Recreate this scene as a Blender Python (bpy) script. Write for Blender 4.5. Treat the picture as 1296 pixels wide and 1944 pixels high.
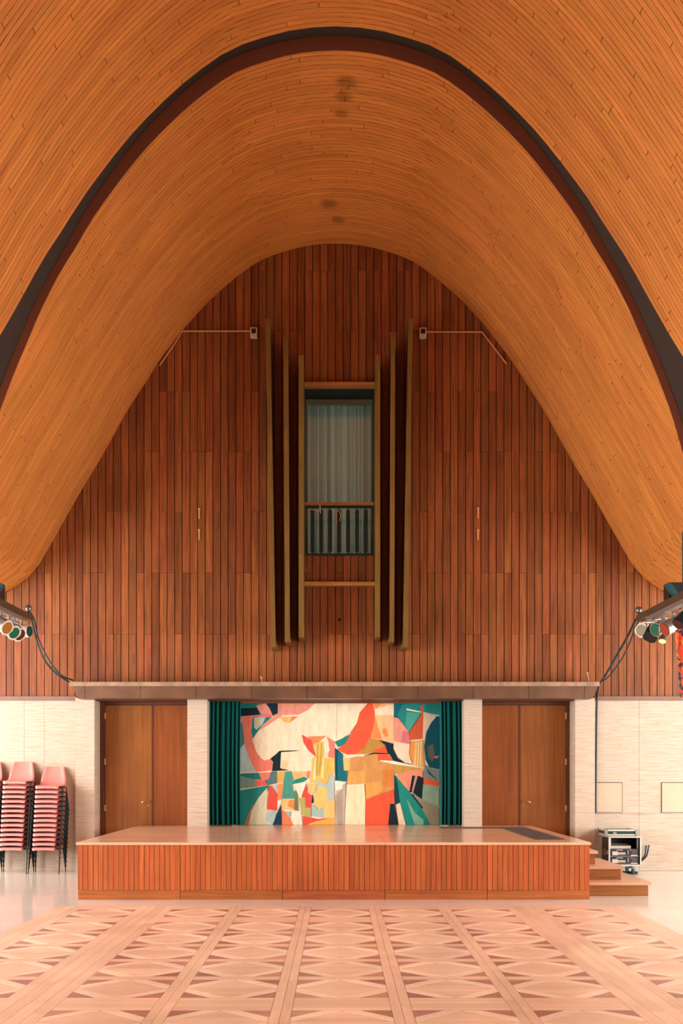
import bpy, bmesh, math, random
from mathutils import Vector, Matrix
random.seed(7)
S = bpy.context.scene
C = S.collection
for o in list(bpy.data.objects):
    bpy.data.objects.remove(o)

# ------------------------------------------------------------------ camera, world, lights
F = 2085.0            # focal length in photo pixels (1296 x 1944)
CX, CY = 640.0, 1465.0  # vanishing point in the photo
H = 1.6               # eye height
cam = bpy.data.cameras.new('camera')
cam.sensor_width = 36.0
cam.lens = F / 1944 * 36
cam.shift_x = (648 - CX) / 1944
cam.shift_y = (CY - 972) / 1944
cam.clip_end = 200
co = bpy.data.objects.new('camera', cam)
co.location = (0, 0, H)
co.rotation_euler = (math.pi / 2, 0, 0)
C.objects.link(co)
S.camera = co

S.view_settings.view_transform = 'Standard'
S.view_settings.look = 'None'
S.view_settings.gamma = 1
S.view_settings.use_curve_mapping = False
S.view_settings.exposure = -0.22

world = bpy.data.worlds.new('world')
S.world = world
world.use_nodes = True
world.node_tree.nodes['Background'].inputs[0].default_value = (0.85, 0.95, 0.88, 1)
world.node_tree.nodes['Background'].inputs[1].default_value = 0.7

def area(name, loc, rot, sx, sy, power, col):
    l = bpy.data.lights.new(name, 'AREA')
    l.shape = 'RECTANGLE'
    l.size, l.size_y = sx, sy
    l.energy = power
    l.color = col
    o = bpy.data.objects.new(name, l)
    o.location = loc
    o.rotation_euler = rot
    C.objects.link(o)
    return o
# daylight entering through the glazed side walls
area('daylight_west', (-10.35, 11.2, 2.3), (0, -math.pi / 2, 0), 3.8, 12.4, 2900, (1.0, 0.975, 0.95))
area('daylight_east', (10.35, 11.2, 2.3), (0, math.pi / 2, 0), 3.8, 12.4, 2250, (1.0, 0.975, 0.945))

# ------------------------------------------------------------------ helpers
def at(px, py, Y):
    return Vector(((px - CX) / F * Y, Y, H + (CY - py) / F * Y))

def srgb(r, g, b):
    def f(v):
        v /= 255.0
        return v / 12.92 if v <= 0.04045 else ((v + 0.055) / 1.055) ** 2.4
    return (f(r), f(g), f(b), 1.0)

ORG = {}
class MB:
    def __init__(self):
        self.v, self.f, self.t, self.g = [], [], [], []   # verts, faces, tone per face, grain coord per vert
    def poly(self, pts, tone=0.0):
        n = len(self.v)
        self.v += [Vector(p) for p in pts]
        self.f.append(tuple(range(n, n + len(pts))))
        self.t.append(tone)
    def hexa(self, p, tone=0.0):       # 8 points: bottom ring 0-3, top ring 4-7
        n = len(self.v)
        self.v += [Vector(q) for q in p]
        for q in ((3, 2, 1, 0), (4, 5, 6, 7), (0, 1, 5, 4), (1, 2, 6, 5), (2, 3, 7, 6), (3, 0, 4, 7)):
            self.f.append(tuple(n + i for i in q))
            self.t.append(tone)
        return self
    def box(self, x0, x1, y0, y1, z0, z1, tone=0.0):
        return self.hexa([(x0, y0, z0), (x1, y0, z0), (x1, y1, z0), (x0, y1, z0),
                          (x0, y0, z1), (x1, y0, z1), (x1, y1, z1), (x0, y1, z1)], tone)
    def prism(self, ring, vec, tone=0.0):
        n = len(self.v)
        k = len(ring)
        vec = Vector(vec)
        self.v += [Vector(q) for q in ring] + [Vector(q) + vec for q in ring]
        self.f.append(tuple(n + i for i in reversed(range(k))))
        self.f.append(tuple(n + k + i for i in range(k)))
        self.t += [tone, tone]
        for i in range(k):
            j = (i + 1) % k
            self.f.append((n + i, n + j, n + k + j, n + k + i))
            self.t.append(tone)
        return self
    def tube(self, pts, r, seg=8, cap=True):
        pts = [Vector(p) for p in pts]
        n0 = len(self.v)
        up = None
        for i, p in enumerate(pts):
            d = (pts[min(i + 1, len(pts) - 1)] - pts[max(i - 1, 0)]).normalized()
            if up is None:
                up = d.orthogonal().normalized()
            up = (up - d * up.dot(d)).normalized()
            w = d.cross(up)
            rr = r[i] if isinstance(r, (list, tuple)) else r
            for k in range(seg):
                a = 2 * math.pi * k / seg
                self.v.append(p + (up * math.cos(a) + w * math.sin(a)) * rr)
        for i in range(len(pts) - 1):
            for k in range(seg):
                a, b = n0 + i * seg + k, n0 + i * seg + (k + 1) % seg
                self.f.append((a, b, b + seg, a + seg)); self.t.append(0)
        if cap:
            self.f.append(tuple(n0 + k for k in reversed(range(seg)))); self.t.append(0)
            e = n0 + (len(pts) - 1) * seg
            self.f.append(tuple(e + k for k in range(seg))); self.t.append(0)
        return self
    def lathe(self, base, axis, prof, seg=20, cap=False):   # prof: (distance along axis, radius)
        base, axis = Vector(base), Vector(axis).normalized()
        return self.tube2([base + axis * d for d, r in prof], [r for d, r in prof], axis, seg, cap)
    def tube2(self, pts, rs, axis, seg, cap):
        n0 = len(self.v)
        u = axis.orthogonal().normalized()
        w = axis.cross(u)
        for p, r in zip(pts, rs):
            for k in range(seg):
                a = 2 * math.pi * k / seg
                self.v.append(p + (u * math.cos(a) + w * math.sin(a)) * r)
        for i in range(len(pts) - 1):
            for k in range(seg):
                a, b = n0 + i * seg + k, n0 + i * seg + (k + 1) % seg
                self.f.append((a, b, b + seg, a + seg)); self.t.append(0)
        if cap:
            self.f.append(tuple(n0 + k for k in reversed(range(seg)))); self.t.append(0)
            e = n0 + (len(pts) - 1) * seg
            self.f.append(tuple(e + k for k in range(seg))); self.t.append(0)
        return self
    def grid(self, fn, nu, nv):
        n0 = len(self.v)
        for i in range(nu + 1):
            for j in range(nv + 1):
                self.v.append(Vector(fn(i / nu, j / nv)))
        for i in range(nu):
            for j in range(nv):
                a = n0 + i * (nv + 1) + j
                self.f.append((a, a + nv + 1, a + nv + 2, a + 1)); self.t.append(0)
        return self
    def mesh(self, name, mats, org=Vector((0, 0, 0)), smooth=False, mi=None, solid=None):
        me = bpy.data.meshes.new(name)
        me.from_pydata([v - org for v in self.v], [], self.f)
        if not isinstance(mats, (list, tuple)):
            mats = [mats]
        for m in mats:
            me.materials.append(m)
        if mi:
            me.polygons.foreach_set('material_index', mi)
        if any(self.t):
            a = me.attributes.new('tone', 'FLOAT', 'FACE')
            a.data.foreach_set('value', self.t)
        if self.g:
            a = me.attributes.new('gc', 'FLOAT_VECTOR', 'POINT')
            a.data.foreach_set('vector', [c for q in self.g for c in q])
        if smooth:
            me.polygons.foreach_set('use_smooth', [True] * len(me.polygons))
            if smooth == 'auto':
                me.set_sharp_from_angle(angle=math.radians(40))
        me.update()
        return me
    def build(self, name, mats, parent=None, base=None, smooth=False, mi=None):
        if parent is not None:
            org = ORG[parent]
        else:
            org = Vector(base) if base is not None else Vector((0, 0, 0))
        o = bpy.data.objects.new(name, self.mesh(name, mats, org, smooth, mi))
        C.objects.link(o)
        if parent is not None:
            o.parent = parent
        else:
            o.location = org
        ORG[o] = org
        return o

def tag(o, label, cat=None, group=None, kind=None):
    o['label'] = label
    if cat: o['category'] = cat
    if group: o['group'] = group
    if kind: o['kind'] = kind
    return o

def thing(name, base, label, cat, group=None, kind=None):
    o = bpy.data.objects.new(name, None)
    o.empty_display_size = 0.1
    o.location = Vector(base)
    C.objects.link(o)
    ORG[o] = Vector(base)
    return tag(o, label, cat, group, kind)

def shared(name, me, parent, loc, rz=0.0):
    o = bpy.data.objects.new(name, me)
    C.objects.link(o)
    o.parent = parent
    o.location = Vector(loc) - ORG[parent]
    o.rotation_euler = (0, 0, rz)
    return o

def copy_tree(o, parent=None):
    c = o.copy()
    C.objects.link(c)
    c.parent = parent
    for ch in list(o.children):
        copy_tree(ch, c)
    return c

# ------------------------------------------------------------------ materials
MATS = {}
def base_mat(name):
    m = bpy.data.materials.new(name)
    m.use_nodes = True
    MATS[name] = m
    nt = m.node_tree
    return m, nt, nt.nodes['Principled BSDF']

def N(nt, t, **kw):
    n = nt.nodes.new(t)
    for k, v in kw.items():
        setattr(n, k, v)
    return n

def plain(name, col, rough=0.5, metal=0.0, spec=0.5, noise=0.0, scale=8.0, emit=0.0, bump=0.0):
    m, nt, b = base_mat(name)
    b.inputs['Base Color'].default_value = col
    b.inputs['Roughness'].default_value = rough
    b.inputs['Metallic'].default_value = metal
    b.inputs['Specular IOR Level'].default_value = spec
    if noise or bump:
        g = N(nt, 'ShaderNodeNewGeometry')
        nz = N(nt, 'ShaderNodeTexNoise')
        nz.inputs['Scale'].default_value = scale
        nz.inputs['Detail'].default_value = 4
        nt.links.new(g.outputs['Position'], nz.inputs['Vector'])
        if noise:
            hs = N(nt, 'ShaderNodeHueSaturation')
            hs.inputs['Color'].default_value = col
            mr = N(nt, 'ShaderNodeMapRange')
            mr.inputs[1].default_value, mr.inputs[2].default_value = 0.3, 0.7
            mr.inputs[3].default_value, mr.inputs[4].default_value = 1 - noise, 1 + noise
            nt.links.new(nz.outputs['Fac'], mr.inputs[0])
            nt.links.new(mr.outputs[0], hs.inputs['Value'])
            nt.links.new(hs.outputs[0], b.inputs['Base Color'])
        if bump:
            bp = N(nt, 'ShaderNodeBump')
            bp.inputs['Strength'].default_value = bump
            bp.inputs['Distance'].default_value = 0.01
            nt.links.new(nz.outputs['Fac'], bp.inputs['Height'])
            nt.links.new(bp.outputs[0], b.inputs['Normal'])
    if emit:
        b.inputs['Emission Color'].default_value = col
        b.inputs['Emission Strength'].default_value = emit
    return m

def wood(name, dark, light, axis='z', rough=0.45, tone=0.35, hue=0.02, grain=1.0, gc=False, spec=0.4, patch=0.12, stains=None, coat=0.0):
    """Wood: stretched grain noise along `axis`, tone shift for each piece."""
    m, nt, b = base_mat(name)
    L = nt.links.new
    mp = N(nt, 'ShaderNodeMapping')
    if gc:
        at_ = N(nt, 'ShaderNodeAttribute', attribute_name='gc')
        src = at_.outputs['Vector']
    else:
        src = N(nt, 'ShaderNodeNewGeometry').outputs['Position']
    sc = {'x': (1.2, 30, 30), 'y': (30, 1.2, 30), 'z': (30, 30, 1.2)}[axis]
    mp.inputs['Scale'].default_value = tuple(s * grain for s in sc)
    oi = N(nt, 'ShaderNodeObjectInfo')
    ta = N(nt, 'ShaderNodeAttribute', attribute_name='tone')
    ad = N(nt, 'ShaderNodeMath', operation='ADD')
    L(oi.outputs['Random'], ad.inputs[0]); L(ta.outputs['Fac'], ad.inputs[1])
    fr = N(nt, 'ShaderNodeMath', operation='FRACT')
    L(ad.outputs[0], fr.inputs[0])
    # shift the grain for each piece
    off = N(nt, 'ShaderNodeMath', operation='MULTIPLY')
    L(fr.outputs[0], off.inputs[0]); off.inputs[1].default_value = 40.0
    cmb = N(nt, 'ShaderNodeCombineXYZ')
    for i in range(3): L(off.outputs[0], cmb.inputs[i])
    va = N(nt, 'ShaderNodeVectorMath', operation='ADD')
    L(src, mp.inputs['Vector']); L(mp.outputs[0], va.inputs[0]); L(cmb.outputs[0], va.inputs[1])
    nz = N(nt, 'ShaderNodeTexNoise')
    nz.inputs['Scale'].default_value = 1.0
    nz.inputs['Detail'].default_value = 6
    nz.inputs['Roughness'].default_value = 0.65
    nz.inputs['Distortion'].default_value = 0.6
    L(va.outputs[0], nz.inputs['Vector'])
    rp = N(nt, 'ShaderNodeValToRGB')
    rp.color_ramp.elements[0].position = 0.28
    rp.color_ramp.elements[1].position = 0.72
    rp.color_ramp.elements[0].color = dark
    rp.color_ramp.elements[1].color = light
    L(nz.outputs['Fac'], rp.inputs[0])
    # soft patches of wear
    n2 = N(nt, 'ShaderNodeTexNoise')
    n2.inputs['Scale'].default_value = 1.3
    n2.inputs['Detail'].default_value = 3
    L(src, n2.inputs['Vector'])
    p2 = N(nt, 'ShaderNodeMapRange')
    p2.inputs[1].default_value, p2.inputs[2].default_value = 0.3, 0.7
    p2.inputs[3].default_value, p2.inputs[4].default_value = 1 - patch, 1 + patch
    L(n2.outputs['Fac'], p2.inputs[0])
    t2 = N(nt, 'ShaderNodeMapRange')
    t2.inputs[3].default_value, t2.inputs[4].default_value = 1 - tone, 1 + tone
    L(fr.outputs[0], t2.inputs[0])
    mu = N(nt, 'ShaderNodeMath', operation='MULTIPLY')
    L(p2.outputs[0], mu.inputs[0]); L(t2.outputs[0], mu.inputs[1])
    h2 = N(nt, 'ShaderNodeMath', operation='MULTIPLY'); h2.inputs[1].default_value = 7.31
    hf = N(nt, 'ShaderNodeMath', operation='FRACT')
    L(fr.outputs[0], h2.inputs[0]); L(h2.outputs[0], hf.inputs[0])
    hm = N(nt, 'ShaderNodeMapRange')
    hm.inputs[3].default_value, hm.inputs[4].default_value = 0.5 - hue, 0.5 + hue
    L(hf.outputs[0], hm.inputs[0])
    hs = N(nt, 'ShaderNodeHueSaturation')
    L(rp.outputs[0], hs.inputs['Color']); L(mu.outputs[0], hs.inputs['Value']); L(hm.outputs[0], hs.inputs['Hue'])
    out = hs.outputs[0]
    if stains:
        for (sx, sy, sz, rad) in stains:
            g = N(nt, 'ShaderNodeNewGeometry')
            d = N(nt, 'ShaderNodeVectorMath', operation='DISTANCE')
            d.inputs[1].default_value = (sx, sy, sz)
            L(g.outputs['Position'], d.inputs[0])
            r = N(nt, 'ShaderNodeMapRange')
            r.interpolation_type = 'SMOOTHSTEP'
            r.inputs[1].default_value, r.inputs[2].default_value = rad * 0.3, rad
            r.inputs[3].default_value, r.inputs[4].default_value = 0.55, 0.0
            L(d.outputs['Value'], r.inputs[0])
            mx = N(nt, 'ShaderNodeMix', data_type='RGBA')
            mx.inputs[7].default_value = srgb(88, 52, 20)
            L(r.outputs[0], mx.inputs[0]); L(out, mx.inputs[6])
            out = mx.outputs[2]
    L(out, b.inputs['Base Color'])
    b.inputs['Roughness'].default_value = rough
    b.inputs['Specular IOR Level'].default_value = spec
    b.inputs['Coat Weight'].default_value = coat
    b.inputs['Coat Roughness'].default_value = 0.15
    bp = N(nt, 'ShaderNodeBump')
    bp.inputs['Strength'].default_value = 0.12
    bp.inputs['Distance'].default_value = 0.003
    L(nz.outputs['Fac'], bp.inputs['Height']); L(bp.outputs[0], b.inputs['Normal'])
    return m

def travertine(name):
    m, nt, b = base_mat(name)
    L = nt.links.new
    g = N(nt, 'ShaderNodeNewGeometry')
    mp = N(nt, 'ShaderNodeMapping'); mp.inputs['Scale'].default_value = (3.0, 3.0, 48)
    L(g.outputs['Position'], mp.inputs['Vector'])
    n1 = N(nt, 'ShaderNodeTexNoise'); n1.inputs['Scale'].default_value = 1; n1.inputs['Detail'].default_value = 7
    n1.inputs['Roughness'].default_value = 0.6; n1.inputs['Distortion'].default_value = 0.4
    L(mp.outputs[0], n1.inputs['Vector'])
    rp = N(nt, 'ShaderNodeValToRGB')
    rp.color_ramp.elements[0].position = 0.3; rp.color_ramp.elements[1].position = 0.62
    rp.color_ramp.elements[0].color = srgb(180, 156, 132)
    rp.color_ramp.elements[1].color = srgb(196, 182, 166)
    L(n1.outputs['Fac'], rp.inputs[0])
    mp2 = N(nt, 'ShaderNodeMapping'); mp2.inputs['Scale'].default_value = (22, 22, 150)
    L(g.outputs['Position'], mp2.inputs['Vector'])
    n2 = N(nt, 'ShaderNodeTexNoise'); n2.inputs['Scale'].default_value = 1; n2.inputs['Detail'].default_value = 3
    L(mp2.outputs[0], n2.inputs['Vector'])
    r2 = N(nt, 'ShaderNodeMapRange')
    r2.inputs[1].default_value, r2.inputs[2].default_value = 0.66, 0.73
    r2.inputs[3].default_value, r2.inputs[4].default_value = 0, 0.75
    L(n2.outputs['Fac'], r2.inputs[0])
    mx = N(nt, 'ShaderNodeMix', data_type='RGBA'); mx.inputs[7].default_value = srgb(132, 98, 70)
    L(r2.outputs[0], mx.inputs[0]); L(rp.outputs[0], mx.inputs[6]); L(mx.outputs[2], b.inputs['Base Color'])
    b.inputs['Roughness'].default_value = 0.5
    b.inputs['Specular IOR Level'].default_value = 0.3
    return m

def col_attr(name, rough=0.6):
    m, nt, b = base_mat(name)
    L = nt.links.new
    a = N(nt, 'ShaderNodeAttribute', attribute_name='Col')
    g = N(nt, 'ShaderNodeNewGeometry')
    mp = N(nt, 'ShaderNodeMapping'); mp.inputs['Scale'].default_value = (14, 14, 5); mp.inputs['Rotation'].default_value = (0, 0.5, 0)
    L(g.outputs['Position'], mp.inputs['Vector'])
    nz = N(nt, 'ShaderNodeTexNoise'); nz.inputs['Scale'].default_value = 1; nz.inputs['Detail'].default_value = 6
    nz.inputs['Roughness'].default_value = 0.7
    L(mp.outputs[0], nz.inputs['Vector'])
    mr = N(nt, 'ShaderNodeMapRange')
    mr.inputs[1].default_value, mr.inputs[2].default_value = 0.3, 0.7
    mr.inputs[3].default_value, mr.inputs[4].default_value = 0.82, 1.12
    L(nz.outputs['Fac'], mr.inputs[0])
    hs = N(nt, 'ShaderNodeHueSaturation')
    L(a.outputs['Color'], hs.inputs['Color']); L(mr.outputs[0], hs.inputs['Value'])
    L(hs.outputs[0], b.inputs['Base Color'])
    b.inputs['Roughness'].default_value = rough
    b.inputs['Specular IOR Level'].default_value = 0.25
    return m

M_vault = wood('vault_wood', srgb(166, 102, 46), srgb(214, 138, 68), 'x', 0.42, 0.1, 0.004, 1.0, gc=True, patch=0.07,
               stains=[(0.11, 13.55, 10.1, 0.19), (0.08, 13.85, 10.1, 0.16), (0.05, 14.2, 10.1, 0.13), (-0.12, 16.45, 10.1, 0.19), (0.02, 16.95, 10.1, 0.15)])
M_vaultback = plain('vault_groove', srgb(84, 48, 22), 0.8)
M_wall = wood('wall_wood', srgb(92, 51, 24), srgb(158, 88, 46), 'z', 0.42, 0.27, 0.006, 1.0, patch=0.12)
M_wallback = plain('wall_groove', srgb(30, 24, 14), 0.85)
M_stage = wood('stage_wood', srgb(146, 73, 36), srgb(196, 104, 56), 'z', 0.42, 0.11, 0.004, 1.0, patch=0.12)
M_stage_x = wood('stage_wood_base', srgb(138, 72, 36), srgb(188, 108, 58), 'x', 0.42, 0.06, 0.008, 1.0)
M_deck = wood('deck_wood', srgb(214, 166, 134), srgb(238, 198, 166), 'x', 0.2, 0.05, 0.004, 0.7, spec=0.4, patch=0.08)
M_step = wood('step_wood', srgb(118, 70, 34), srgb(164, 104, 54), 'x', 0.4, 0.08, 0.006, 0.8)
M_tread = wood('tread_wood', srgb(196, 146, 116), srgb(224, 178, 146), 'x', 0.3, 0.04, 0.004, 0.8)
M_door = wood('door_wood', srgb(124, 70, 32), srgb(160, 94, 44), 'z', 0.3, 0.08, 0.006, 0.5, patch=0.12, coat=0.15)
M_doorframe = wood('door_frame_wood', srgb(70, 40, 22), srgb(100, 60, 34), 'z', 0.5, 0.05)
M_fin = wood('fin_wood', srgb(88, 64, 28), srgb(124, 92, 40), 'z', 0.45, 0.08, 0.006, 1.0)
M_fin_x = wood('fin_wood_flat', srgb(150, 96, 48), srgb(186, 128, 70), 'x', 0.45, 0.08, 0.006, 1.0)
M_tri = wood('parquet_dark', srgb(150, 104, 96), srgb(198, 148, 130), 'x', 0.3, 0.24, 0.012, 0.8)
M_strip = wood('parquet_light', srgb(234, 206, 180), srgb(245, 224, 200), 'x', 0.3, 0.05, 0.004, 0.8)
M_plank = wood('parquet_mid', srgb(222, 186, 158), srgb(238, 208, 182), 'x', 0.3, 0.08, 0.006, 0.8)
M_border = wood('parquet_border', srgb(222, 186, 158), srgb(238, 208, 182), 'y', 0.3, 0.08, 0.006, 0.8)
M_parqback = plain('parquet_joint', srgb(150, 104, 74), 0.6)
M_stone = travertine('travertine')
M_stoneback = plain('stone_joint', srgb(150, 128, 100), 0.8)
M_floor = plain('pale_stone_floor', srgb(226, 225, 216), 0.13, spec=0.5, noise=0.04, scale=1.5)
M_copper = plain('brown_copper', srgb(104, 74, 54), 0.42, 0.35, noise=0.25, scale=3.0)
M_copperlip = plain('canopy_lip', srgb(150, 122, 98), 0.6, 0.1, noise=0.25, scale=9)
M_trim = plain('mauve_trim', srgb(128, 96, 84), 0.5, noise=0.1)
M_ring = plain('arch_paint', srgb(126, 66, 42), 0.6)
M_slot = plain('arch_slot_paint', srgb(40, 26, 15), 0.8)
M_plaster = plain('side_plaster', srgb(206, 190, 166), 0.8, noise=0.05)
M_frame = plain('window_frame_paint', srgb(10, 36, 34), 0.5)
M_recess = plain('recess_paint', srgb(18, 44, 42), 0.6)
M_curtain = plain('teal_cloth', srgb(0, 92, 88), 0.75, spec=0.2, noise=0.1, scale=20)
M_sheer = plain('sheer_cloth', srgb(178, 186, 174), 0.8, spec=0.1)
_m, _nt, _b = MATS['sheer_cloth'], MATS['sheer_cloth'].node_tree, MATS['sheer_cloth'].node_tree.nodes['Principled BSDF']
_t = N(_nt, 'ShaderNodeBsdfTranslucent'); _t.inputs[0].default_value = srgb(186, 190, 172)
_x = N(_nt, 'ShaderNodeMixShader'); _x.inputs[0].default_value = 0.5
_nt.links.new(_b.outputs[0], _x.inputs[1]); _nt.links.new(_t.outputs[0], _x.inputs[2]); _nt.links.new(_x.outputs[0], _nt.nodes['Material Output'].inputs[0])
M_mural = col_attr('mural_paint', 0.55)
M_white = plain('white_plastic', srgb(206, 192, 178), 0.5)
M_black = plain('black_plastic', srgb(14, 20, 20), 0.4)
M_cable = plain('cable_rubber', srgb(18, 36, 38), 0.5)
M_conduit = plain('conduit_paint', srgb(196, 146, 96), 0.5)
M_pink = plain('pink_plastic', srgb(220, 138, 130), 0.38, noise=0.03)
M_leg = plain('dark_steel', srgb(24, 44, 46), 0.35, 0.4)
M_silver = plain('brushed_metal', srgb(158, 152, 146), 0.35, 0.7)
M_alu = plain('case_aluminium', srgb(212, 210, 200), 0.35, 0.5)
M_casewall = plain('case_laminate', srgb(24, 48, 44), 0.4)
M_amp = plain('amp_panel', srgb(12, 40, 48), 0.4)
M_red = plain('red_lamp', srgb(220, 70, 60), 0.4)
M_brass = plain('brass', srgb(200, 160, 100), 0.3, 0.8)
M_grille = plain('grille_metal', srgb(96, 92, 84), 0.5, 0.3)
M_bracket = plain('bracket_paint', srgb(16, 62, 68), 0.5)
M_beam = plain('light_beam_wood', srgb(70, 50, 26), 0.6, noise=0.15)
M_glow = plain('lamp_glow', (1.0, 0.42, 0.1, 1), 0.5, emit=5.0)
M_string = plain('string', srgb(206, 176, 140), 0.8)
M_panel = plain('access_panel', srgb(198, 172, 146), 0.5, noise=0.04, scale=5)
gm, gnt, gb = base_mat('window_glass')
_tr = N(gnt, 'ShaderNodeBsdfTransparent'); _tr.inputs[0].default_value = (0.92, 0.96, 0.95, 1)
_gl = N(gnt, 'ShaderNodeBsdfGlossy'); _gl.inputs['Roughness'].default_value = 0.02
_mx = N(gnt, 'ShaderNodeMixShader'); _mx.inputs[0].default_value = 0.09
gnt.links.new(_tr.outputs[0], _mx.inputs[1]); gnt.links.new(_gl.outputs[0], _mx.inputs[2])
gnt.links.new(_mx.outputs[0], gnt.nodes['Material Output'].inputs[0])
M_glass = gm
def gel(name, col):
    return plain(name, col, 0.45, spec=0.25)
GEL = {'amber': gel('amber_filter', srgb(150, 98, 30)), 'green': gel('green_filter', srgb(4, 92, 66)),
       'maroon': gel('maroon_lens', srgb(70, 34, 34)), 'teal': gel('teal_filter', srgb(4, 60, 64)),
       'clear': gel('clear_lens', srgb(132, 124, 96)), 'red': gel('red_filter', srgb(150, 62, 40)),
       'dark': gel('dark_lens', srgb(40, 32, 30))}

YW = 17.7           # plane of the end wall
# ------------------------------------------------------------------ vault profile (half widths and heights measured on the end wall)
K = F / YW
X0 = (637 - CX) / K
PX = [(0, 462), (57, 467), (112, 482), (144, 495), (178, 518), (216, 549), (257, 589), (290, 627), (337, 689), (361, 727), (393, 776),
      (423, 830), (454, 884), (484, 933), (513, 985), (541, 1034), (558, 1064), (573, 1086), (588, 1100), (608, 1114),
      (630, 1126), (660, 1135), (705, 1142), (780, 1147), (945, 1148), (1260, 1148)]
PW = [(a / K, (CY - b) / K + H) for a, b in PX]
def catmull(p0, p1, p2, p3, t):
    return tuple(0.5 * ((2 * b) + (-a + c) * t + (2 * a - 5 * b + 4 * c - d) * t * t + (-a + 3 * b - 3 * c + d) * t ** 3)
                 for a, b, c, d in zip(p0, p1, p2, p3))
TAB = []
ext = [(-PW[1][0], PW[1][1])] + PW + [(PW[-1][0] + 1, PW[-1][1])]
for i in range(1, len(ext) - 2):
    for k in range(8):
        TAB.append(catmull(ext[i - 1], ext[i], ext[i + 1], ext[i + 2], k / 8))
TAB.append(PW[-1])
CUM = [0.0]
for a, b in zip(TAB, TAB[1:]):
    CUM.append(CUM[-1] + math.hypot(b[0] - a[0], b[1] - a[1]))
SMAX = CUM[-1]
import bisect
def prof(s, off=0.0):
    """point on the vault section at arc length s from the crown; off > 0 goes outward (up)"""
    a = min(abs(s), SMAX - 1e-6)
    i = max(1, min(bisect.bisect_right(CUM, a), len(CUM) - 1))
    t = (a - CUM[i - 1]) / (CUM[i] - CUM[i - 1])
    x = TAB[i - 1][0] * (1 - t) + TAB[i][0] * t
    z = TAB[i - 1][1] * (1 - t) + TAB[i][1] * t
    j0, j1 = max(0, i - 4), min(len(TAB) - 1, i + 3)
    dx, dz = TAB[j1][0] - TAB[j0][0], TAB[j1][1] - TAB[j0][1]
    if i < 4:
        f = (i - 1 + t) / 4
        dz *= min(1, f)
    l = math.hypot(dx, dz)
    x += -dz / l * off
    z += dx / l * off
    return (X0 + (x if s >= 0 else -x), z)
def vault_z(X):
    w = abs(X - X0)
    for a, b in zip(TAB, TAB[1:]):
        if a[0] <= w <= b[0]:
            t = (w - a[0]) / (b[0] - a[0]) if b[0] > a[0] else 0
            return a[1] + (b[1] - a[1]) * t
    return TAB[-1][1]
EDGE = [(10.2, 12.97), (9.5, 12.99), (8.26, 13.03), (7.64, 13.08), (7.06, 13.15), (6.50, 13.34), (5.95, 13.64), (5.5, 13.95), (5.0, 14.4), (4.5, 14.85), (4.0, 14.9)]
def edge_y(z):
    for a, b in zip(EDGE, EDGE[1:]):
        if b[0] <= z <= a[0]:
            t = (a[0] - z) / (a[0] - b[0])
            return a[1] + (b[1] - a[1]) * t
    return EDGE[0][1] if z > 10 else EDGE[-1][1]
YN = 12.55          # front shell ends here
ZF = TAB[-1][1]

# ------------------------------------------------------------------ structure: floor
b = MB().box(-10.2, 10.2, -4.3, 18.4, -0.2, 0)
tag(b.build('floor', M_floor), 'pale polished stone floor around the parquet', 'floor', kind='structure')

# dance floor of inlaid parquet
CELL, GAP, WIDE, BORD = 0.664, 0.139, 0.41, 0.325
PQX, PQY1 = 0.03, 13.0
def axis_layout(start, sgn):
    cells, gaps, p = [], [], start
    def adv(w):
        nonlocal p
        q = p + sgn * w
        r = (min(p, q), max(p, q)); p = q
        return r
    gaps.append(adv(BORD)); cells.append(adv(CELL)); gaps.append(adv(WIDE))
    for i in range(5):
        cells.append(adv(CELL))
        if i < 4: gaps.append(adv(GAP))
    gaps.append(adv(WIDE)); cells.append(adv(CELL)); gaps.append(adv(BORD))
    return cells, gaps, p
TOT = 2 * BORD + 7 * CELL + 2 * WIDE + 4 * GAP
XC, XG, _ = axis_layout(PQX - TOT / 2, 1)
YC, YG, PQY0 = axis_layout(PQY1, -1)
pf = MB().box(PQX - TOT / 2, PQX + TOT / 2, PQY0, PQY1, 0.0, 0.005).build('parquet_floor', M_parqback)
tag(pf, 'square inlaid wooden dance floor with framed diamond pattern', 'dance floor', kind='structure')
def flat_mesh(name, ring, mat, z0=0.004, z1=0.010):
    return MB().prism([(x, y, z0) for x, y in ring], (0, 0, z1 - z0)).mesh(name, mat)
g_ = 0.0015
a_ = CELL / 2
T_ = 0.31 * CELL
U_ = 0.49 * CELL
tri_me = flat_mesh('parquet_triangle', [(-a_ + g_, -a_ + g_), (-a_ + T_ - g_, -a_ + g_), (-a_ + g_, -a_ + T_ - g_)], M_tri)
str_me = flat_mesh('parquet_strip', [(-a_ + T_ + g_, -a_ + g_), (-a_ + U_ - g_, -a_ + g_), (-a_ + g_, -a_ + U_ - g_), (-a_ + g_, -a_ + T_ + g_)], M_strip)
NR = 6
row_me = []
R_ = a_ * 0.985
for r in range(NR):
    y0, y1 = -R_ + 2 * R_ * r / NR + g_ / 2, -R_ + 2 * R_ * (r + 1) / NR - g_ / 2
    w0, w1 = R_ - abs(y0), R_ - abs(y1)
    ring = [(-w0, y0), (w0, y0), (w1, y1), (-w1, y1)]
    if w0 < 0.004: ring = [(0, y0), (w1, y1), (-w1, y1)]
    if w1 < 0.004: ring = [(-w0, y0), (w0, y0), (0, y1)]
    row_me.append(flat_mesh('parquet_plank', ring, M_plank))
for (x0, x1) in XC:
    for (y0, y1) in YC:
        c = ((x0 + x1) / 2, (y0 + y1) / 2, 0)
        for k in range(4):
            shared('parquet_triangle', tri_me, pf, c, k * math.pi / 2)
            shared('parquet_strip', str_me, pf, c, k * math.pi / 2)
        for me in row_me:
            shared('parquet_plank', me, pf, c)
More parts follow.
